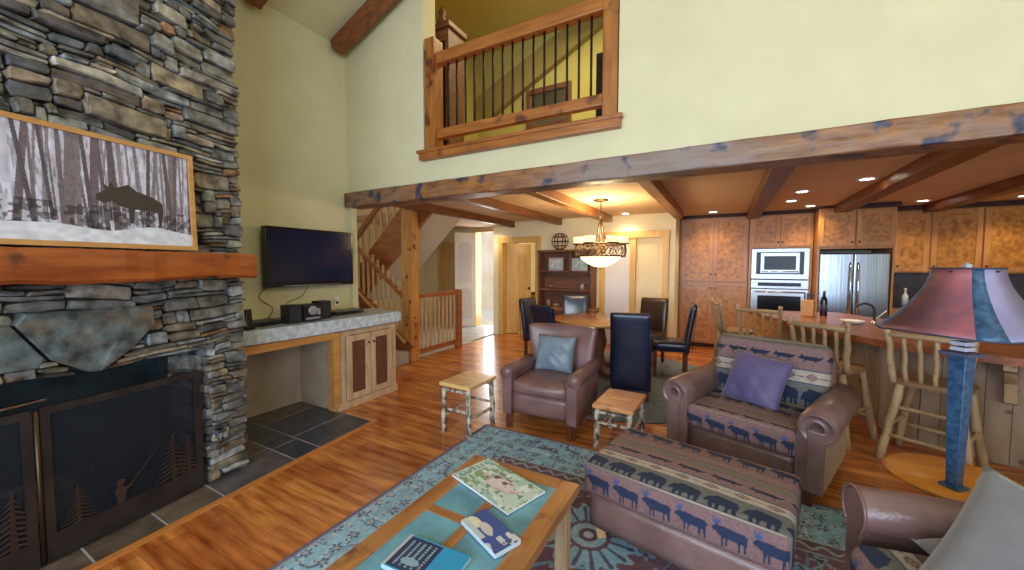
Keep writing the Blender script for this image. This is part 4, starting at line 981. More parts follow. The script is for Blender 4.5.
# recessed downlights
dlp = [(-4.118, 5.655, 'above the landing railing'), (-4.34, 6.8, 'in front of the entry door'), (-1.544, 6.9, 'in front of the cream dining door'), (-.189, 7.4, 'over the pantry'), (.813, 5.896, 'over the bar, nearest of the cluster of three'), (.802, 6.657, 'in the middle of the cluster of three over the bar'), (1.128, 7.35, 'in front of the oven, farthest of the cluster of three'), (1.287, 5.369, 'alone over the middle of the bar'), (2.404, 7.5, 'before the narrow cabinet beside the refrigerator'), (3.387, 7.6, 'at the far right of the kitchen')]
for x, y, s_ in dlp:
    t = thing('downlight', 'round recessed downlight ' + s_, 'ceiling light', (x, y, CK), 0, 'recessed kitchen downlights')
    MB().lathe([(.088, -.001), (.085, -.010), (.062, -.012), (.060, -.002)], (0, 0, 0), 28).build('trim_ring', 'white', t); MB().lathe([(0, -.007), (.058, -.007), (.058, -.004), (0, -.004)], (0, 0, 0), 24).build('lamp_lens', 'bulb', t)
    L = bpy.data.lights.new('downlight_lamp', 'SPOT'); L.energy = 27; L.color = (1, .78, .50); L.spot_size = 2.3; L.spot_blend = .8; L.shadow_soft_size = .06
    lo = bpy.data.objects.new('downlight_lamp', L); COL.objects.link(lo); lo.parent = t; lo.location = (0, 0, -.03)

# ------------------------------------------------------------------ chandelier
ch = thing('chandelier', 'rustic bronze chandelier with glowing glass bowl over the dining table', 'chandelier', (-1.53, 5.33, 0))
MB().lathe([(0, 2.40), (.10, 2.40), (.105, 2.412), (.10, 2.419), (0, 2.419)], (0, 0, 0), 24).build('ceiling_canopy', 'bronze', ch)
MB().tube([(0, 0, 2.40), (0, 0, 2.13)], .008, 8).build('hanging_rod', 'bronze', ch)
for k in range(4):
    a = k * PI / 2 + .4; c, s = math.cos(a), math.sin(a)
    MB().tube(bez([(0, 0, 2.16), (c * .03, s * .03, 2.05), (c * .05, s * .05, 1.92), (c * .14, s * .14, 1.80), (c * .27, s * .27, 1.80)], 8), .010, 8).build('arm', 'bronze', ch)
for k in range(6):
    a = k * PI / 3 + .3; c, s = math.cos(a) * .30, math.sin(a) * .30
    MB().lathe([(.075, 0), (.078, .085), (.074, .085), (.071, .004), (.0, .002), (0, 0)], (c, s, 1.815), 18).build('glass_shade', 'alab2', ch)
    MB().lathe([(.085, 0), (.09, .012), (.02, .016), (.0, .016)], (c, s, 1.80), 18).build('shade_cup', 'bronze', ch)
b = MB(); b.tube([(.335 * math.cos(a), .335 * math.sin(a), 1.63) for a in [2 * PI * k / 40 for k in range(41)]], .010, 8); b.tube([(.335 * math.cos(a), .335 * math.sin(a), 1.795) for a in [2 * PI * k / 40 for k in range(41)]], .010, 8); b.build('ring_band', 'bronze', ch)
b = MB(); rr = random.Random(3)
for k in range(34):
    a = 2 * PI * k / 34; a2 = a + rr.uniform(.05, .25)
    b.tube(bez([(.335 * math.cos(a), .335 * math.sin(a), 1.63), (.35 * math.cos(a2), .35 * math.sin(a2), 1.70), (.335 * math.cos(a), .335 * math.sin(a), 1.795)], 4), .007, 5)
    b.lathe([(0, -.014), (.016, 0), (0, .014)], (.345 * math.cos(a + .08), .345 * math.sin(a + .08), rr.uniform(1.66, 1.77)), 8)
b.build('pinecone_band', 'bronze', ch)
MB().lathe([(0, 1.475), (.08, 1.485), (.18, 1.53), (.26, 1.59), (.29, 1.64), (.28, 1.64), (.17, 1.545), (0, 1.49)], (0, 0, 0), 32).build('glass_bowl', 'alab', ch)
MB().lathe([(0, 1.45), (.012, 1.455), (.018, 1.47), (0, 1.478)], (0, 0, 0), 12).build('finial', 'bronze', ch)
L = bpy.data.lights.new('chandelier_lamp', 'POINT'); L.energy = 60; L.color = (1, .76, .42); L.shadow_soft_size = .2
lo = bpy.data.objects.new('chandelier_lamp', L); COL.objects.link(lo); lo.parent = ch; lo.location = (0, 0, 2.0)

# ------------------------------------------------------------------ dining set
tag(MB().lathe([(0, .001), (1.48, .001), (1.5, .006), (1.48, .012), (0, .012)], (0, 0, 0), 64).build('round_rug', 'dining_rug', None, (-1.25, 5.1, 0)), 'round grey-blue rug under the dining table', 'rug')
dt = thing('dining_table', 'round honey wood dining table under the chandelier', 'table', (-1.52, 5.28, .012))
MB().lathe([(0, .70), (.60, .70), (.64, .715), (.645, .735), (.63, .745), (0, .745)], (0, 0, 0), 48).build('table_top', wood('honey_table', (.50, .22, .06), (.66, .34, .12), 'x', 6, .25, .3), dt)
MB().lathe([(.0, .06), (.13, .06), (.10, .14), (.07, .25), (.11, .42), (.08, .60), (.22, .69), (.0, .70)], (0, 0, 0), 24).build('pedestal', 'hutch', dt)
for k in range(4):
    a = k * PI / 2 + .6; c, s = math.cos(a), math.sin(a)
    MB().bar((c * .05, s * .05, .09), (c * .42, s * .42, .035), .06, .06, .01).build('foot', 'hutch', dt)
def parsons(label, x, y, rz, m='black_leather', skirt=True, first=None):
    t = thing('dining_chair', label, 'chair', (x, y, .012), rz, 'leather chairs around the dining table')
    # local: seat centre at origin, faces +Y (back at -Y)
    cushion('seat', m, .44, .46, .13, .035, (.0, 0, .012), (10, 10, 4), (0, 0, .41), None, t)
    R = Matrix.Rotation(.12, 4, 'X')
    def wp(V, S): V = V.copy(); V[:, 1] += -.05 * (S[:, 2] * .5 + .5) ** 2; return V
    hb = .87 if skirt else .66
    cushion('backrest', m, .43, .07, hb, .028, (0, .006, 0), (10, 4, 18), (0, -.225 if skirt else -.215, .985 - hb / 2), Matrix.Rotation(.05 if skirt else .06, 4, 'X'), t, None, wp)
    b = MB(); 
    b.bm.free()
    for q in (-1, 1): MB().tube([(q * .21, -.255, .35), (q * .205, -.305, .97)], .0045, 6).build('piping', m, t)
    if skirt:
        cushion('skirt', m, .42, .42, .24, .02, (0, 0, 0), (8, 8, 4), (0, .01, .24), None, t)
    for sx in (-1, 1):
        for sy in (-1, 1):
            MB().bar((sx * .18, sy * .19, 0), (sx * .18, sy * .19, .35 if not skirt else .14), .04, .04, .004).build('leg', 'dark_foot', t)
    return t
parsons('black leather skirted dining chair with its back to the living room', -.90, 4.50, math.radians(6))
parsons('black leather dining chair at the right side of the dining table facing left', -.62, 5.62, math.radians(98), 'black_leather', False)
parsons('brown-black leather dining chair beyond the table beneath the cream door', -1.02, 6.12, math.radians(165), 'brown_leather_chair', False)
parsons('black leather dining chair beyond the table in front of the hutch, blue sheen painted in', -2.12, 6.05, math.radians(205), plain('painted_sheen_leather', (.03, .06, .13), .16, 0, .8, .5), False)  # blue sheen of the black leather is put into its base colour
parsons('black leather dining chair at the left side of the table beside the entry', -2.42, 5.35, math.radians(-95), 'black_leather', False)
parsons('black leather dining chair hidden mostly behind the armchair back', -1.92, 4.72, math.radians(-25), 'black_leather', False)

# ------------------------------------------------------------------ bar
bar = thing('kitchen_bar', 'angled breakfast bar with barn board front and thick wooden top', 'bar', (0, 0, 0))
F_ = [(.35, 6.35), (.45, 5.8), (.60, 5.30), (.82, 4.88), (1.02, 4.50), (1.22, 4.20), (1.60, 3.96), (2.3, 3.60), (3.3, 3.08)]
B_ = [(3.85, 4.05), (2.9, 4.70), (2.25, 5.20), (1.75, 5.85), (1.35, 6.6)]
b = MB(); b.prism(F_ + B_, .825, .88); bmesh.ops.bevel(b.bm, geom=[e for e in b.bm.edges], offset=.008, segments=2, affect='EDGES'); b.build('bar_top', 'bar_top', bar)
Fi = [(.72, 6.3), (.80, 5.85), (.98, 5.35), (1.15, 4.98), (1.30, 4.72), (1.50, 4.50), (1.80, 4.33), (2.5, 3.95), (3.45, 3.48)]
Bi = [(3.75, 4.02), (2.85, 4.62), (2.2, 5.1), (1.68, 5.8), (1.3, 6.5)]
b = MB(); b.prism(Fi + Bi, .0, .825); b.build('bar_body', 'bar_panel', bar)
# vertical boards following the front
b = MB(); rr = random.Random(6)
for (p, q) in zip(Fi, Fi[1:]):
    p = Vector((p[0], p[1], 0)); q = Vector((q[0], q[1], 0)); L_ = (q - p).length; n_ = max(1, round(L_ / .13)); d_ = (q - p) / n_
    nn = Vector((d_.y, -d_.x, 0)).normalized() * -1
    nn = Vector((-(q - p).y, (q - p).x, 0)).normalized() * -1
    for k in range(n_):
        a = p + d_ * k; c = a + d_ * .965; t_ = rr.uniform(.010, .020)
        pts = [a, c, c + nn * t_, a + nn * t_]
        b.prism([(v.x, v.y) for v in pts], .02, .80)
b.build('plank_cladding', 'bar_panel', bar)
for (x, y) in ((1.88, 4.22), (2.62, 3.82)):
    b = MB(); pts = [(0, 0), (.26, 0), (.26, -.05), (.14, -.09), (.07, -.18), (.05, -.32), (0, -.34)]
    dirv = Vector((-.45, -.89, 0))
    side_ = Vector((.89, -.45, 0))
    b.prism(pts, -.03, .03, lambda p: Vector((x, y, .82)) + dirv * p.x + Vector((0, 0, p.y)) + side_ * p.z)
    b.build('corbel', 'log', bar)
# items on the bar
tt = thing('knife_block', 'slanted wooden knife block with black knives on the bar', 'knife block', (.93, 5.95, .881), -.3)
MB().box(-.06, .06, -.07, .07, 0, .20, .008, Matrix.Rotation(.0, 3, 'X')).build('block', 'knife', tt)
for k in range(4): MB().box(-.045 + k * .028, -.031 + k * .028, -.02, .01, .20, .28, .004).build('knife_handle', 'black', tt)
tt = thing('wine_bottle', 'dark wine bottle standing beside the knife block on the bar', 'bottle', (1.10, 6.05, .881))
MB().lathe([(0, 0), (.037, 0), (.038, .01), (.038, .19), (.030, .22), (.014, .25), (.014, .31), (.0, .31)], (0, 0, 0), 18).build('bottle_body', 'black_gloss', tt); MB().lathe([(.0385, .05), (.0387, .14)], (0, 0, 0), 18).build('bottle_label', plain('dark_label', (.05, .05, .07), .6), tt)
tt = thing('bar_faucet', 'arched chrome faucet at the bar sink in front of the refrigerator', 'faucet', (1.42, 5.45, .881))
MB().lathe([(0, 0), (.03, 0), (.028, .02), (.014, .035), (.0, .035)], (0, 0, 0), 16).build('faucet_base', 'chrome', tt)
MB().tube(bez([(0, 0, .02), (0, 0, .14), (-.03, 0, .20), (-.10, -.01, .215), (-.16, -.02, .17)], 8), .012, 10).build('spout', 'black', tt); MB().bar((.02, 0, .06), (.10, .02, .14), .018, .012, .004).build('lever', 'chrome', tt)
tag(MB().lathe([(0, 0), (.05, 0), (.10, .03), (.105, .04), (.095, .04), (.04, .012), (0, .012)], (0, 0, 0), 24).build('serving_dish', 'white', None, (1.22, 5.35, .881)), 'low white serving dish on the bar beside the faucet', 'dish')

# ------------------------------------------------------------------ log bar stools (local: faces +Y, back at -Y)
def knobby(b, p, q, r0, r1, rnd, n=12, w=.006):
    p = Vector(p); q = Vector(q); pts = []; rs = []
    for k in range(7):
        t = k / 6; v = p.lerp(q, t) + Vector((rnd.uniform(-w, w), rnd.uniform(-w, w), 0)) * (0 if k in (0, 6) else 1)
        pts.append(v); rs.append((r0 + (r1 - r0) * t) * rnd.uniform(.92, 1.10))
    b.tube(pts, rs, n); return b
def stool(label, x, y, rz, seed):
    rnd = random.Random(seed)
    t = thing('bar_stool', label, 'bar stool', (x, y, 0), rz, 'peeled log bar stools at the bar')
    H = .60; foot = []
    for sx in (-1, 1):
        for sy in (-1, 1):
            p = (sx * .23, sy * .22, 0); q = (sx * .15, sy * .15, H); foot.append((p, q))
            knobby(MB(), p, q, .030, .026, rnd).build('leg', 'log', t)
    def at(i, z): p, q = Vector(foot[i][0]), Vector(foot[i][1]); return p.lerp(q, z / H)
    for (i, j, z) in ((0, 2, .20), (1, 3, .20), (0, 1, .27), (2, 3, .27), (0, 2, .42)):
        knobby(MB(), at(i, z), at(j, z), .015, .015, rnd, 8).build('stretcher', 'logx', t)
    b = MB(); pts = [(.21 * math.copysign(abs(math.cos(a)) ** .6, math.cos(a)), .20 * math.copysign(abs(math.sin(a)) ** .6, math.sin(a))) for a in [2 * PI * k / 28 for k in range(28)]]
    b.prism(pts, H, H + .035); bmesh.ops.bevel(b.bm, geom=[e for e in b.bm.edges if abs(e.verts[0].co.z - e.verts[1].co.z) < 1e-4], offset=.008, segments=2, affect='EDGES'); b.build('seat', wood('stool_seat_%d' % seed, (.20, .10, .04), (.36, .20, .09), 'x', 6, .4, .1), t)
    for sx in (-1, 1): knobby(MB(), (sx * .185, -.17, H + .01), (sx * .215, -.25, H + .45), .024, .020, rnd).build('back_post', 'log', t)
    for k in range(4):
        xx = -.115 + k * .077; knobby(MB(), (xx, -.175, H + .03), (xx * 1.1, -.235, H + .37), .016, .015, rnd, 10, .004).build('spindle', 'log', t)
    knobby(MB(), (-.235, -.24, H + .385), (.235, -.24, H + .385), .022, .022, rnd).build('crest_rail', 'logx', t)
    return t
stool('peeled log bar stool beside the lamp shade at the barn board front', 1.41, 4.03, math.radians(-30), 1)
stool('peeled log bar stool directly behind the patterned armchair', .86, 4.33, math.radians(-36), 2)
stool('peeled log bar stool second farthest, at the curved left end of the bar', .44, 5.42, math.radians(-20), 3)
stool('peeled log bar stool farthest away, turned sideways in front of the pantry', .15, 6.00, math.radians(-75), 4)

# ------------------------------------------------------------------ living room rug
def rug():
    x0, x1, y0, y1 = -1.93, 1.15, -.15, 2.985; nx, ny = 520, 520
    X, Y = np.meshgrid(np.linspace(x0, x1, nx), np.linspace(y0, y1, ny))
    d = np.minimum(np.minimum(X - x0, x1 - X), np.minimum(Y - y0, y1 - Y))
    C = np.empty(X.shape + (3,)); C[:] = (.17, .085, .10)
    n1 = smooth_noise(X * 9, Y * 9, 3)
    C *= (.8 + .4 * n1)[..., None]
    # field vines
    S_ = smooth_noise(X * 3.2, Y * 3.2, 21) + .35 * smooth_noise(X * 7, Y * 7, 22)
    C[np.abs(S_ - .62) < .022] = (.30, .22, .32)
    C[np.abs(S_ - .85) < .015] = (.16, .28, .34)
    # scattered flowers in the field
    def flowers(cell, r, colA, colB, mask, seed, pet=6):
        gx = np.floor(X / cell); gy = np.floor(Y / cell)
        h1 = np.mod(np.sin(gx * 12.9 + gy * 78.2 + seed) * 43758.5, 1); h2 = np.mod(np.sin(gx * 39.3 + gy * 11.1 + seed) * 24634.6, 1)
        cx = (gx + .3 + .4 * h1) * cell; cy = (gy + .3 + .4 * h2) * cell
        dx = X - cx; dy = Y - cy; rr_ = np.hypot(dx, dy); an = np.arctan2(dy, dx)
        rad = r * (.75 + .35 * np.cos(pet * an + h1 * 6))
        k = mask & (rr_ < rad); C[k] = colA; k2 = mask & (rr_ < rad * .45); C[k2] = colB
    fld = d > .56
    flowers(.19, .045, (.22, .36, .42), (.10, .04, .06), fld, 1, 5); flowers(.11, .016, (.45, .40, .38), (.1, .1, .2), fld, 2, 4)
    # palmettes in the field
    for (cx, cy, R_, ph) in ((-.62, 2.0, .27, 2.2), (-.1, 1.7, .24, 4.2), (.45, 2.1, .24, .6), (-1.0, 1.1, .26, 1.0), (0, .9, .28, 3), (.6, 1.2, .22, 5)):
        dx = X - cx; dy = Y - cy; rr_ = np.hypot(dx, dy); an = np.arctan2(dy, dx)
        lob = R_ * (.92 + .08 * np.cos(16 * an)); k = rr_ < lob; C[k] = (.26, .42, .48)
        k = (rr_ < lob * .93) & (rr_ > R_ * .45) & (np.abs(np.mod(an * 16 / (2 * PI), 1) - .5) > .36); C[k] = (.10, .09, .16)
        C[(rr_ < R_ * .45)] = (.16, .08, .11); C[(rr_ < R_ * .36)] = (.30, .42, .46); C[rr_ < R_ * .2] = (.12, .06, .10); C[rr_ < R_ * .1] = (.4, .42, .40)
    # border
    bd = d <= .50; C[bd] = (.30, .50, .60)
    C[bd] *= (.82 + .36 * smooth_noise(X * 14, Y * 14, 7))[bd][:, None]
    ss = smooth_noise(X * 5, Y * 5, 31)
    C[bd & (np.abs(ss - .5) < .022)] = (.52, .60, .62); C[bd & (np.abs(ss - .68) < .014)] = (.14, .14, .22)
    m2 = (d > .05) & (d < .44)
    flowers(.12, .034, (.10, .09, .16), (.45, .50, .50), m2, 5, 6); flowers(.085, .013, (.10, .10, .18), (.3, .2, .2), m2, 6, 4); flowers(.09, .020, (.55, .62, .64), (.2, .1, .12), m2, 9, 5)
    k = (d > .45) & (d <= .54); C[k] = (.17, .10, .12)
    t_ = np.where((np.minimum(X - x0, x1 - X) < np.minimum(Y - y0, y1 - Y)), Y, X)
    C[k & (np.abs(d - .495 - .018 * np.sin(t_ * 60)) < .010)] = (.38, .42, .42)
    C[(d > .54) & (d < .555)] = (.30, .40, .44)
    C[(d > .435) & (d <= .45)] = (.36, .44, .46)
    C[d < .03] = (.16, .13, .18); C[(d >= .03) & (d < .042)] = (.30, .24, .32)
    Z = .009 + .002 * smooth_noise(X * 60, Y * 60, 2); Z[d < .012] = .002
    P = np.stack([X, Y, Z], -1)
    o = grid_mesh('area_rug', 'vrug', P, C, None, True)
    return tag(o, 'large floral rug with pale blue border under the coffee table', 'rug')
rug()
RZ = .012

# ------------------------------------------------------------------ coffee table
ct = thing('coffee_table', 'low wooden coffee table with blue slate inlays holding magazines', 'coffee table', (-.88, 1.03, RZ))
HX, HY = .300, .69; zt = .44
for x0_ in (-HX, HX - .085): MB().box(x0_, x0_ + .085, -HY, HY, zt - .045, zt, .004).build('side_rail', 'tbl', ct)
for y0_ in (HY - .085, -HY): MB().box(-HX + .085, HX - .085, y0_, y0_ + .085, zt - .045, zt, .004).build('end_rail', 'tblx', ct)
b = MB(); b.box(-.022, .022, -HY + .085, HY - .085, zt - .045, zt, .003); b.build('centre_rail', 'tbl', ct)
cross = [.21, -.23]
for y in cross: MB().box(-HX + .085, HX - .085, y - .022, y + .022, zt - .044, zt + .0008, .003).build('cross_rail', 'tblx', ct)
ye = [-HY + .085] + [-.23, .21] + [HY - .085]
for a, c in zip(ye, ye[1:]):
    for (x0, x1) in ((-HX + .085, -.022), (.022, HX - .085)):
        MB().box(x0 + .001, x1 - .001, a + .001 + (.022 if a > -HY + .1 else 0), c - (.022 if c < HY - .1 else 0) - .001, zt - .03, zt - .003).build('slate_inlay', 'slate_in', ct)
b = MB(); b.box(-HX + .05, -HX + .07, -HY + .08, HY - .08, zt - .12, zt - .045); b.box(HX - .07, HX - .05, -HY + .08, HY - .08, zt - .12, zt - .045); b.box(-HX + .07, HX - .07, HY - .07, HY - .05, zt - .12, zt - .045); b.box(-HX + .07, HX - .07, -HY + .05, -HY + .07, zt - .12, zt - .045); b.build('apron', 'tbl', ct)
for sx in (-1, 1):
    for sy in (-1, 1):
        MB().box(sx * (HX - .06) - .03, sx * (HX - .06) + .03, sy * (HY - .06) - .03, sy * (HY - .06) + .03, 0, zt - .045, .006).build('leg', 'tbl_leg', ct)
TZ = RZ + zt
def magazine(label, cx, cy, w, h, rz, th, colf, cat='magazine', spine=(.7, .7, .68)):
    t = thing('magazine' if cat == 'magazine' else 'book', label, cat, (cx, cy, TZ + .0015), rz)
    MB().box(-w / 2, w / 2, -h / 2, h / 2, 0, th, .0012).build('pages', plain('pages_%s' % cat, spine, .6), t)
    nx, ny = 90, 120
    X, Y = np.meshgrid(np.linspace(0, 1, nx), np.linspace(0, 1, ny))
    C = colf(X, Y); Z = th + .0006 + .0 * X
    P = np.stack([(X - .5) * w, (Y - .5) * h, Z], -1)
    grid_mesh('cover', 'vprint', P, C, t, False)
    return t
def cov1(X, Y):
    C = np.empty(X.shape + (3,)); C[:] = (.55, .66, .58)
    n = smooth_noise(X * 9, Y * 9, 1); C[n > .62] = (.36, .56, .48); C[smooth_noise(X * 16, Y * 20, 33) > .74] = (.14, .26, .18); C[smooth_noise(X * 18, Y * 14, 44) > .78] = (.75, .78, .74)
    blob = np.hypot((X - .5) * 1.2, (Y - .45)) + .12 * smooth_noise(X * 9, Y * 9, 4)
    C[blob < .33] = (.60, .42, .40); C[(blob < .30) & (smooth_noise(X * 14, Y * 14, 2) > .55)] = (.70, .62, .60); C[(blob < .28) & (smooth_noise(X * 12, Y * 12, 7) > .70)] = (.10, .06, .07)
    k = (Y > .62) & (Y < .85) & (smooth_noise(X * 12, Y * 10, 8) > .55); C[k] = (.25, .36, .18)
    C[(Y > .88) & (Y < .95) & (np.mod(X * 9, 1) < .6) & (X > .1) & (X < .9)] = (.22, .34, .36)
    return C
def cov2(X, Y):
    C = np.empty(X.shape + (3,)); C[:] = (.05, .09, .30)
    C[np.hypot(X - .30, (Y - .82) * 1.2) < .20] = (.72, .70, .50)
    b_ = np.hypot((X - .42), (Y - .55) * .8) + .08 * smooth_noise(X * 8, Y * 8, 3); C[b_ < .2] = (.60, .55, .56)
    C[(Y < .28) & (smooth_noise(X * 6, Y * 9, 5) > .45)] = (.60, .60, .62); C[(X < .2) & (Y > .4)] = (.55, .58, .60)
    C[(Y > .08) & (Y < .13) & (np.mod(X * 11, 1) < .6) & (X > .1) & (X < .8)] = (.08, .08, .12)
    return C
def cov3(X, Y):
    C = np.empty(X.shape + (3,)); C[:] = (.02, .30, .55)
    C[(Y > .42) & (Y < .95) & (X > .04) & (X < .96)] = (.015, .03, .09)
    for k in range(5):
        y = .50 + k * .09; C[(np.abs(Y - y) < .018) & (np.mod(X * (13 + k), 1) < .65) & (X > .12) & (X < .88)] = (.30, .42, .52)
    C[np.hypot(X - .3, (Y - .68) * .7) < .10] = (.25, .38, .50)
    C[(Y > .955)] = (.45, .45, .48)
    return C
magazine('large pale green magazine lying at the far end of the coffee table', -.925, 1.526, .235, .41, math.radians(72), .010, cov1)
magazine('small navy and white magazine beside the pale green one on the coffee table', -.772, 1.222, .12, .235, math.radians(67), .018, cov2, 'magazine', (.5, .6, .62))
magazine('bright blue book with dark title block at the near end of the coffee table', -.885, .985, .16, .265, math.radians(94), .016, cov3, 'book', (.35, .5, .6))

# ------------------------------------------------------------------ leather club chair (faces -Y, front at y=0)
ac = thing('armchair', 'brown leather club armchair with a slate blue pillow', 'armchair', (-1.41, 3.0, 0), math.radians(1))
def scroll_arm(parent, m, sx, w_in, w_out, y0, y1, h, r, base=.12, flare=.03, n=26):
    """arm slab with rolled top: profile in x-z swept along y"""
    prof = [(w_in, base), (w_in, h - r * 1.7)]
    cx = (w_in + w_out) / 2 + flare; cz = h - r
    for k in range(n):
        a = math.radians(200 - k * (310 / (n - 1))) ; prof.append((cx + r * math.cos(a), cz + r * math.sin(a)))
    prof += [(w_out, h - r * 2.1), (w_out, base)]
    b = MB(); rings = []
    ys = [(y0, .94), (y0 + .012, 1), (y0 + (y1 - y0) * .5, 1), (y1 - .012, 1), (y1, .94)]
    mx = sum(p[0] for p in prof) / len(prof); mz = (base + h) / 2
    for y, s in ys: rings.append([b.bm.verts.new((sx * (mx + (px - mx) * s), y, mz + (pz - mz) * s)) for px, pz in prof])
    for r0, r1 in zip(rings, rings[1:]):
        for k in range(len(prof)):
            f = b.bm.faces.new((r0[k], r0[(k + 1) % len(prof)], r1[(k + 1) % len(prof)], r1[k])); f.smooth = True
    b.bm.faces.new(rings[0][::-1]); b.bm.faces.new(rings[-1])
    o = b.build('armrest', m, parent)
    return o, (sx * cx, cz)
for sx in (-1, 1):
    o, (cx, cz) = scroll_arm(ac, 'leather', sx, .265, .355, .02, .68, .58, .062, .13, .012)
    f = MB().lathe([(0, 0), (.05, 0), (.056, .006), (.056, .010), (0, .010)], (0, 0, 0), 22).build('scroll_front', 'leather', o, (cx, .025, cz)); f.rotation_euler = (PI / 2, 0, 0)
cushion('seat_rail', 'leather', .56, .62, .20, .03, (0, .0, 0), (10, 8, 4), (0, .35, .245), None, ac)
cushion('seat_cushion', 'leather', .535, .60, .13, .045, (0, .02, .022), (14, 14, 6), (0, .32, .395), None, ac)
def bwarp(V, S):
    V = V.copy(); t = (S[:, 2] + 1) / 2
    V[:, 0] *= 1 + .20 * t ** 1.5
    V[:, 1] -= .07 * np.abs(S[:, 0]) ** 2 * t; V[:, 2] -= .008 * np.abs(S[:, 0]) ** 2.5 * t
    return V
cushion('backrest', 'leather', .61, .14, .63, .035, (0, .02, .01), (18, 6, 16), (0, .66, .575), Matrix.Rotation(-.16, 4, 'X'), ac, None, bwarp)
for sx in (-1, 1):
    MB().bar((sx * .30, .055, 0), (sx * .295, .06, .15), .045, .045, .006).build('leg', 'dark_foot', ac); MB().bar((sx * .28, .68, 0), (sx * .28, .64, .15), .04, .04, .006).build('leg', 'dark_foot', ac)
def pillow(name, label, m, w, h, th, M4, cat='pillow', n=22, seed=0, sag=.0):
    t_ = []
    X, Y = np.meshgrid(np.linspace(-1, 1, n), np.linspace(-1, 1, n))
    edge = (1 - X ** 4) * (1 - Y ** 4)
    prof = np.clip((1 - X ** 2) * (1 - Y ** 2), 0, 1) ** .42
    cr = .06 * np.sin(7 * X + 3 * Y + seed) * np.sin(5 * Y - 2 * X + seed) + .05 * np.sin(11 * (X + Y) + seed)
    pin = 1 - .06 * (1 - X ** 2) * np.abs(Y) ** 2; pin2 = 1 - .06 * (1 - Y ** 2) * np.abs(X) ** 2
    V = []; Q = []
    for sg in (1, -1):
        Z = sg * th / 2 * prof * (1 + cr * (1 if sg > 0 else .3)) + sag * (X ** 2)
        for a in np.stack([X * w / 2 * pin2, Y * h / 2 * pin, Z], -1).reshape(-1, 3): V.append(tuple(a))
    idx = np.arange(n * n).reshape(n, n)
    for s_ in range(2):
        o = s_ * n * n
        for i in range(n - 1):
            for j in range(n - 1):
                q = [o + idx[i, j], o + idx[i, j + 1], o + idx[i + 1, j + 1], o + idx[i + 1, j]]
                Q.append([int(v) for v in (q if s_ == 0 else q[::-1])])
    me = bpy.data.meshes.new(name); me.from_pydata(V, [], Q); 
    bm = bmesh.new(); bm.from_mesh(me); bmesh.ops.remove_doubles(bm, verts=bm.verts, dist=.0008); bmesh.ops.recalc_face_normals(bm, faces=bm.faces); bm.to_mesh(me); bm.free()
    me.polygons.foreach_set('use_smooth', [True] * len(me.polygons)); me.transform(M4); me.update()
    o = link(name, me, m); 
    return tag(o, label, cat)
def place(x, y, z, rz, rx, ry=0): return Matrix.Translation((x, y, z)) @ Matrix.Rotation(rz, 4, 'Z') @ Matrix.Rotation(rx, 4, 'X') @ Matrix.Rotation(ry, 4, 'Z')
pillow('throw_pillow', 'slate blue leather pillow on the club armchair', 'blue_pillow', .40, .36, .17, place(-1.43, 3.47, .635, math.radians(1), math.radians(72)), seed=1)

# ------------------------------------------------------------------ rustic side tables
def rustic_table(label, cx, cy, w, d, h, rz, mt, mleg, seed, planks):
    rnd = random.Random(seed)
    t = thing('side_table', label, 'side table', (cx, cy, 0), rz)
    for k in range(planks):
        a = -d / 2 + d * k / planks; c = -d / 2 + d * (k + 1) / planks - .003
        MB().box(-w / 2, w / 2, a, c, h - .032, h, .004).build('top_plank', mt, t)
    lp = [(sx * (w / 2 - .035), sy * (d / 2 - .035)) for sx in (-1, 1) for sy in (-1, 1)]
    for i, (x, y) in enumerate(lp): knobby(MB(), (x * 1.08, y * 1.05, 0), (x, y, h - .032), .024, .021, rnd, 12, .005).build('leg', mleg, t)
    for (i, j, z) in ((0, 1, .15), (2, 3, .15), (0, 2, .21), (1, 3, .21), (0, 2, h - .07), (1, 3, h - .07)):
        knobby(MB(), (lp[i][0], lp[i][1], z), (lp[j][0], lp[j][1], z), .013, .013, rnd, 8, .003).build('stretcher', mleg, t)
    return t
rustic_table('rustic side table with birch log legs left of the club armchair', -2.04, 2.86, .34, .42, .455, math.radians(-2), 'side_top', 'birch', 5, 2)
rustic_table('low reddish plank table with birch legs right of the club armchair', -.745, 3.26, .33, .48, .365, math.radians(-2), 'side_top2', 'birch', 8, 2)

# ------------------------------------------------------------------ ottoman
OT = thing('ottoman', 'long ottoman in animal tapestry fabric over a brown leather base', 'ottoman', (-.135, 2.18, RZ), math.radians(-11))
def f_top(V, S):
    # v along +Y starting at front edge: front face rows .0-.17, top continues
    u = V[:, 0] + .45; fy = -.30
    v = np.where(S[:, 2] > .98, .175 + (V[:, 1] - fy), np.where(S[:, 1] < -.98, .175 - (.09 - V[:, 2]), .175 + (V[:, 1] - fy)))
    front = (S[:, 1] < -.98)
    v = np.where(front, np.clip(.165 - (.085 - V[:, 2]), 0.001, .17), np.clip(v, .176, .9))
    C = fabric(u, v)
    edge = front & (V[:, 2] < -.082); C[edge] = CRM * .6
    return C
cushion('seat_cushion', 'vfab', .93, .60, .18, .035, (0, .008, .014), (230, 150, 44), (0, 0, .335), None, OT, f_top)
cushion('leather_base', 'leather2', .88, .56, .19, .02, (0, 0, 0), (14, 10, 4), (0, 0, .155), None, OT)
MB().tube([(-.445, -.30, .425 - .005), (.445, -.30, .42)], .006, 8).build('piping', plain('cream_piping', (.30, .25, .2), .6), OT)
for sx in (-1, 1):
    for sy in (-1, 1): MB().bar((sx * .38, sy * .23, 0), (sx * .39, sy * .235, .07), .05, .05, .006).build('foot', wood('tan_foot_%d%d' % (sx, sy), (.45, .25, .10), (.6, .36, .16), 'z', 6), OT)

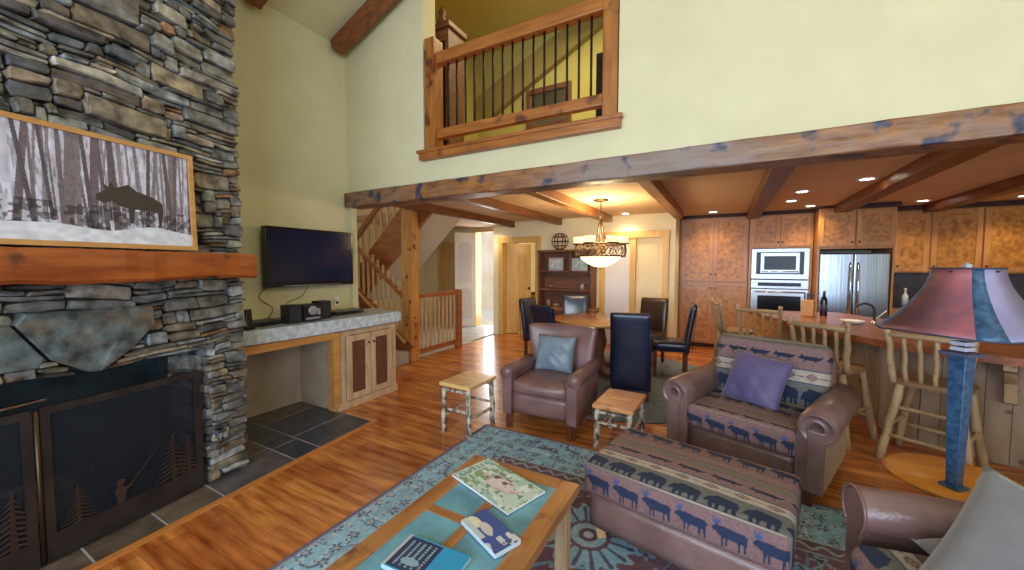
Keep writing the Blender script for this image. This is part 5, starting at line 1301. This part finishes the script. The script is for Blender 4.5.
# ------------------------------------------------------------------ chair-and-a-half with scroll arms
LS = thing('oversized_armchair', 'oversized scroll-arm leather chair with animal tapestry cushions', 'armchair', (.10, 3.03, 0), math.radians(-20))
for sx in (-1, 1):
    o, (cx, cz) = scroll_arm(LS, 'leather2', sx, .335, .46, .0, .86, .62, .105, .10, .045, 30)
    f = MB().lathe([(0, 0), (.035, 0), (.04, .01), (.045, .004), (.075, .004), (.08, .012), (.09, .012), (.096, .004), (.096, 0), (.0, 0)], (0, 0, 0), 28).build('scroll_front', 'leather2', o, (cx, -.002, cz)); f.rotation_euler = (PI / 2, 0, 0)
    pf = MB(); pf.box(cx - .045, cx + .045, -.016, .004, .12, .50, .008); pf.build('front_facing', 'leather2', o)
    q = MB(); q.box(sx * .462, sx * .472, .06, .84, .08, .40, .004); q.build('outer_panel', 'leather_pale', o)
cushion('seat_rail', 'leather2', .70, .74, .20, .02, (0, 0, 0), (10, 8, 4), (0, .40, .19), None, LS)
def f_seat(V, S):
    u = V[:, 0] + .05; front = S[:, 1] < -.98
    v = np.where(front, np.clip(.165 - (.075 - V[:, 2]), .001, .17), .385 + np.clip(V[:, 1] + .33, 0, .8))
    C = fabric(u, v); return C
cushion('seat_cushion', 'vfab', .69, .66, .17, .04, (0, .01, .015), (170, 150, 42), (0, .31, .375), None, LS, f_seat)
def f_back(V, S):
    u = V[:, 0] + .03
    v = .17 + (V[:, 2] + .24) * .72
    C = fabric(u, v); return C
cushion('back_cushion', 'vfab', .78, .17, .50, .06, (0, .03, .01), (190, 36, 130), (0, .70, .66), Matrix.Rotation(-.20, 4, 'X'), LS, f_back)
cushion('back_frame', 'leather2', .80, .12, .62, .05, (0, .0, .0), (14, 4, 10), (0, .84, .50), Matrix.Rotation(-.14, 4, 'X'), LS)
for sx in (-1, 1):
    for y in (.05, .80): MB().bar((sx * .40, y, 0), (sx * .40, y, .11), .06, .06, .008).build('foot', 'dark_foot', LS)
pillow('velvet_pillow', 'purple velvet pillow on the oversized tapestry chair', 'purple', .41, .40, .16, place(.235, 3.42, .635, math.radians(-27), math.radians(66), math.radians(-6)), seed=3)

# ------------------------------------------------------------------ sofa at the right (faces -X), near the viewer
SF = thing('sofa', 'brown leather sofa with rolled arm and patterned seat at the lower right', 'sofa', (.465, 2.0, RZ), math.radians(10))
# local: +X depth to the back, -Y toward the viewer
b = MB(); prof = []
r = .085; cz = .615 - r
for k in range(26):
    a = math.radians(-55 + k * (290 / 25)); prof.append((.02 + r * math.cos(a) * 1.0, cz + r * math.sin(a)))
prof = [(.075, .10)] + prof + [(-.045, .10)]
rings = []
for x, s in ((.0, .95), (.014, 1), (.35, 1), (.7, 1), (.82, 1)):
    rings.append([b.bm.verts.new((x, py * s - .075, .35 + (pz - .35) * s)) for py, pz in prof])
for r0, r1 in zip(rings, rings[1:]):
    for k in range(len(prof)):
        f = b.bm.faces.new((r0[k], r0[(k + 1) % len(prof)], r1[(k + 1) % len(prof)], r1[k])); f.smooth = True
b.bm.faces.new(rings[0][::-1]); b.bm.faces.new(rings[-1]); arm = b.build('armrest', 'leather2', SF)
MB().tube([(.0, -.075 + py * 1.0, pz) for py, pz in prof[1:-1]], .007, 6).build('arm_piping', 'leather', arm)
cushion('seat_rail', 'leather2', .80, 1.75, .20, .02, (0, 0, 0), (8, 14, 4), (.40, -1.02, .20), None, SF)
def f_sofa(V, S):
    u = V[:, 1]; front = S[:, 0] < -.98
    v = np.where(front, np.clip(.165 - (.07 - V[:, 2]), .001, .17), .19 + np.clip(V[:, 0] + .36, 0, .8))
    return fabric(u, v)
for k in range(2):
    cushion('seat_cushion', 'vfab', .70, .84, .15, .05, (.02, 0, .02), (120, 140, 26), (.29, -.575 - k * .86, .395), None, SF, f_sofa)
cushion('backrest', 'leather2', .20, 1.95, .55, .07, (.02, 0, .02), (6, 20, 10), (.87, -.98, .55), Matrix.Rotation(.12, 4, 'Y'), SF)
for x in (.06, .80):
    for y in (-.08, -1.85): MB().bar((x, y, 0), (x, y, .11), .06, .06, .008).build('foot', 'dark_foot', SF)
def tri_place(A, L, R):
    A, L, R = Vector(A), Vector(L), Vector(R); x = (R - A).normalized(); n = x.cross(A - L).normalized(); y = n.cross(x)
    c = (L + R) / 2
    return Matrix(((x.x, y.x, n.x, c.x), (x.y, y.y, n.y, c.y), (x.z, y.z, n.z, c.z), (0, 0, 0, 1))), (R - A).length, (A - L).length
m4, w_, h_ = tri_place((.80, 1.855, .81), (.505, 1.59, .46), (1.21, 1.65, .64))
pillow('suede_pillow', 'large grey suede pillow standing in the corner of the leather sofa', 'grey_pillow', w_ + .04, h_ + .04, .15, m4, seed=5)
m4, w_, h_ = tri_place((.60, 1.80, .545), (.74, 1.40, .53), (.98, 1.90, .60))
pillow('suede_pillow', 'smaller grey suede pillow showing one rounded corner behind the large sofa pillow', 'grey_pillow', w_ + .03, h_ + .03, .13, m4, seed=8)

# ------------------------------------------------------------------ lamp and its round table
lt = thing('round_side_table', 'small round orange wood table under the tall lamp', 'side table', (.985, 2.56, 0))
MB().lathe([(0, .475), (.235, .475), (.25, .485), (.25, .495), (.235, .505), (0, .505)], (0, 0, 0), 48).build('table_top', 'orange_wood', lt)
MB().lathe([(0, .03), (.04, .03), (.035, .2), (.05, .3), (.03, .42), (.09, .475), (0, .475)], (0, 0, 0), 20).build('pedestal', 'orange_wood', lt)
for k in range(3):
    a = k * 2 * PI / 3 + .5; MB().bar((.02 * math.cos(a), .02 * math.sin(a), .09), (.2 * math.cos(a), .2 * math.sin(a), .02), .035, .035, .006).build('foot', 'orange_wood', lt)
tl = thing('table_lamp', 'tall blue-post lamp with a flared rose and blue shade', 'lamp', (.93, 2.43, .506), math.radians(40))
b = MB(); b.prism([(-.034, -.034), (.034, -.034), (.034, .034), (-.034, .034)], 0, .014); b.build('base_plate', 'lamp_blue', tl)
def taper(z0, z1, a, c, m, name):
    b = MB(); v = [b.bm.verts.new((sx * a, sy * a, z0)) for sx, sy in ((-1, -1), (1, -1), (1, 1), (-1, 1))] + [b.bm.verts.new((sx * c, sy * c, z1)) for sx, sy in ((-1, -1), (1, -1), (1, 1), (-1, 1))]
    b.bm.faces.new(v[:4][::-1]); b.bm.faces.new(v[4:])
    for k in range(4): b.bm.faces.new((v[k], v[(k + 1) % 4], v[4 + (k + 1) % 4], v[4 + k]))
    bmesh.ops.bevel(b.bm, geom=list(b.bm.edges), offset=.003, segments=1, affect='EDGES')
    return b.build(name, m, tl)
taper(.014, .60, .020, .031, 'lamp_blue', 'post')
MB().box(-.052, .052, -.052, .052, .60, .616, .004).build('post_cap', plain('grey_blue_cap', (.08, .09, .15), .4), tl)
b = MB()
for k in range(3): b.box(-.028, .028, -.028, .028, .618 + k * .024 + .004, .618 + k * .024 + .021, .003)
b.build('neck_blocks', plain('pale_stone', (.6, .6, .66), .35), tl); MB().tube([(0, 0, .618), (0, 0, .97)], .010, 8).build('stem', 'iron', tl)
# shade: alternating wide and narrow panels, concave flare
def shade():
    z0, z1 = .705, .985
    def ring(t):
        R0, R1 = .285, .110; c0, c1 = .078, .030
        f = (1 - t) ** 1.7
        a = R1 + (R0 - R1) * f; c = c1 + (c0 - c1) * f; z = z0 + (z1 - z0) * t
        a *= .80
        pts = []
        for (sx, sy) in ((1, 1), (-1, 1), (-1, -1), (1, -1)):
            p = [(sx * a, sy * (a - c * .8), z), (sx * (a - c * .8), sy * a, z)]
            if sx * sy < 0: p = p[::-1]
            pts += p
        return pts
    n = 10; RR = [ring(k / n) for k in range(n + 1)]
    wide = [(1, 2), (3, 4), (5, 6), (7, 0)]; narrow = [(0, 1), (2, 3), (4, 5), (6, 7)]
    for grp, cols_, nm in ((wide, ('shade_lilac', 'shade_pink', 'shade_lilac', 'shade_pink'), 'shade_panel'), (narrow, ('lamp_blue',) * 4, 'shade_corner')):
        for (i, j), m_ in zip(grp, cols_):
            b = MB()
            for k in range(n):
                b.bm.faces.new([b.bm.verts.new(p) for p in (RR[k][i], RR[k][j], RR[k + 1][j], RR[k + 1][i])])
            bmesh.ops.remove_doubles(b.bm, verts=b.bm.verts, dist=1e-5)
            o = b.build(nm, m_, tl, smooth=True); s_ = o.modifiers.new('Solidify', 'SOLIDIFY'); s_.thickness = .003
    b = MB(); b.tube([Vector(p) for p in RR[0] + RR[0][:1]], .004, 6); b.tube([Vector(p) for p in RR[-1] + RR[-1][:1]], .004, 6); b.build('shade_rim', 'blue_rim', tl)
shade()
b = MB(); b.lathe([(0, .97), (.03, .97), (.03, .978), (.012, .985), (.018, .998), (.0, 1.012)], (0, 0, 0), 14); b.build('finial', 'silver', tl)
b = MB(); b.bar((-.1, 0, .972), (.1, 0, .972), .006, .006); b.bar((0, -.1, .972), (0, .1, .972), .006, .006); b.build('shade_spider', 'iron', tl)

# ------------------------------------------------------------------ camera
cam = bpy.data.cameras.new('camera'); co = bpy.data.objects.new('camera', cam); COL.objects.link(co)
cam.sensor_width = 36; cam.lens = 383.0 / 1024 * 36; cam.clip_start = .05
yaw, pit, rol = [math.radians(a) for a in (28.954, 2.922, .110)]
cy, sy = math.cos(yaw), math.sin(yaw)
fwd = Vector((-sy * math.cos(pit), cy * math.cos(pit), -math.sin(pit))); rt = Vector((cy, sy, 0)); up = rt.cross(fwd)
r2 = rt * math.cos(rol) + up * math.sin(rol); u2 = up * math.cos(rol) - rt * math.sin(rol)
co.matrix_world = Matrix(((r2.x, u2.x, -fwd.x, 0), (r2.y, u2.y, -fwd.y, 0), (r2.z, u2.z, -fwd.z, 1.5), (0, 0, 0, 1)))
sc.camera = co

# ------------------------------------------------------------------ light
wd = bpy.data.worlds.new('world'); sc.world = wd; wd.use_nodes = True
bg = wd.node_tree.nodes['Background']; bg.inputs[0].default_value = (.80, .90, 1.0, 1); bg.inputs[1].default_value = 1.5
def area(name, loc, rot, sx, sy_, e, c):
    L = bpy.data.lights.new(name, 'AREA'); L.shape = 'RECTANGLE'; L.size = sx; L.size_y = sy_; L.energy = e; L.color = c
    o = bpy.data.objects.new(name, L); COL.objects.link(o); o.location = loc; o.rotation_euler = rot; return o
area('window_daylight', (-1.68, -3.25, 1.35), (PI / 2, 0, 0), 2.9, 1.7, 120, (.54, .72, 1.0))
area('window_daylight', (1.88, -3.25, 1.35), (PI / 2, 0, 0), 3.2, 1.7, 135, (.54, .72, 1.0))
area('window_daylight', (-1.68, -3.25, 3.05), (PI / 2, 0, 0), 2.9, 1.5, 48, (.86, .90, .92))
area('window_daylight', (1.88, -3.25, 3.05), (PI / 2, 0, 0), 3.2, 1.5, 54, (.86, .90, .92))
area('upper_fill', (4.3, 0.0, 3.4), (0, PI / 2, 0), 2.4, 4.0, 36, (.92, .94, .90))  # added fill for the upper walls; the right wall has no opening here
area('loft_lamp', (-1.6, 4.9, 5.4), (0, 0, 0), 1.6, 1.2, 55, (1, .82, .45))
area('entry_daylight', (-5.05, 8.3, 1.3), (-PI / 2, 0, 0), .7, 2.2, 30, (.95, .97, 1.0))
area('back_room_lamp', (-3.3, 7.9, 2.3), (0, 0, 0), .5, .4, 12, (1, .8, .45))
area('stairwell_lamp', (-5.2, 4.2, 4.4), (0, 0, 0), 1.2, 1.0, 9, (1, .85, .6))
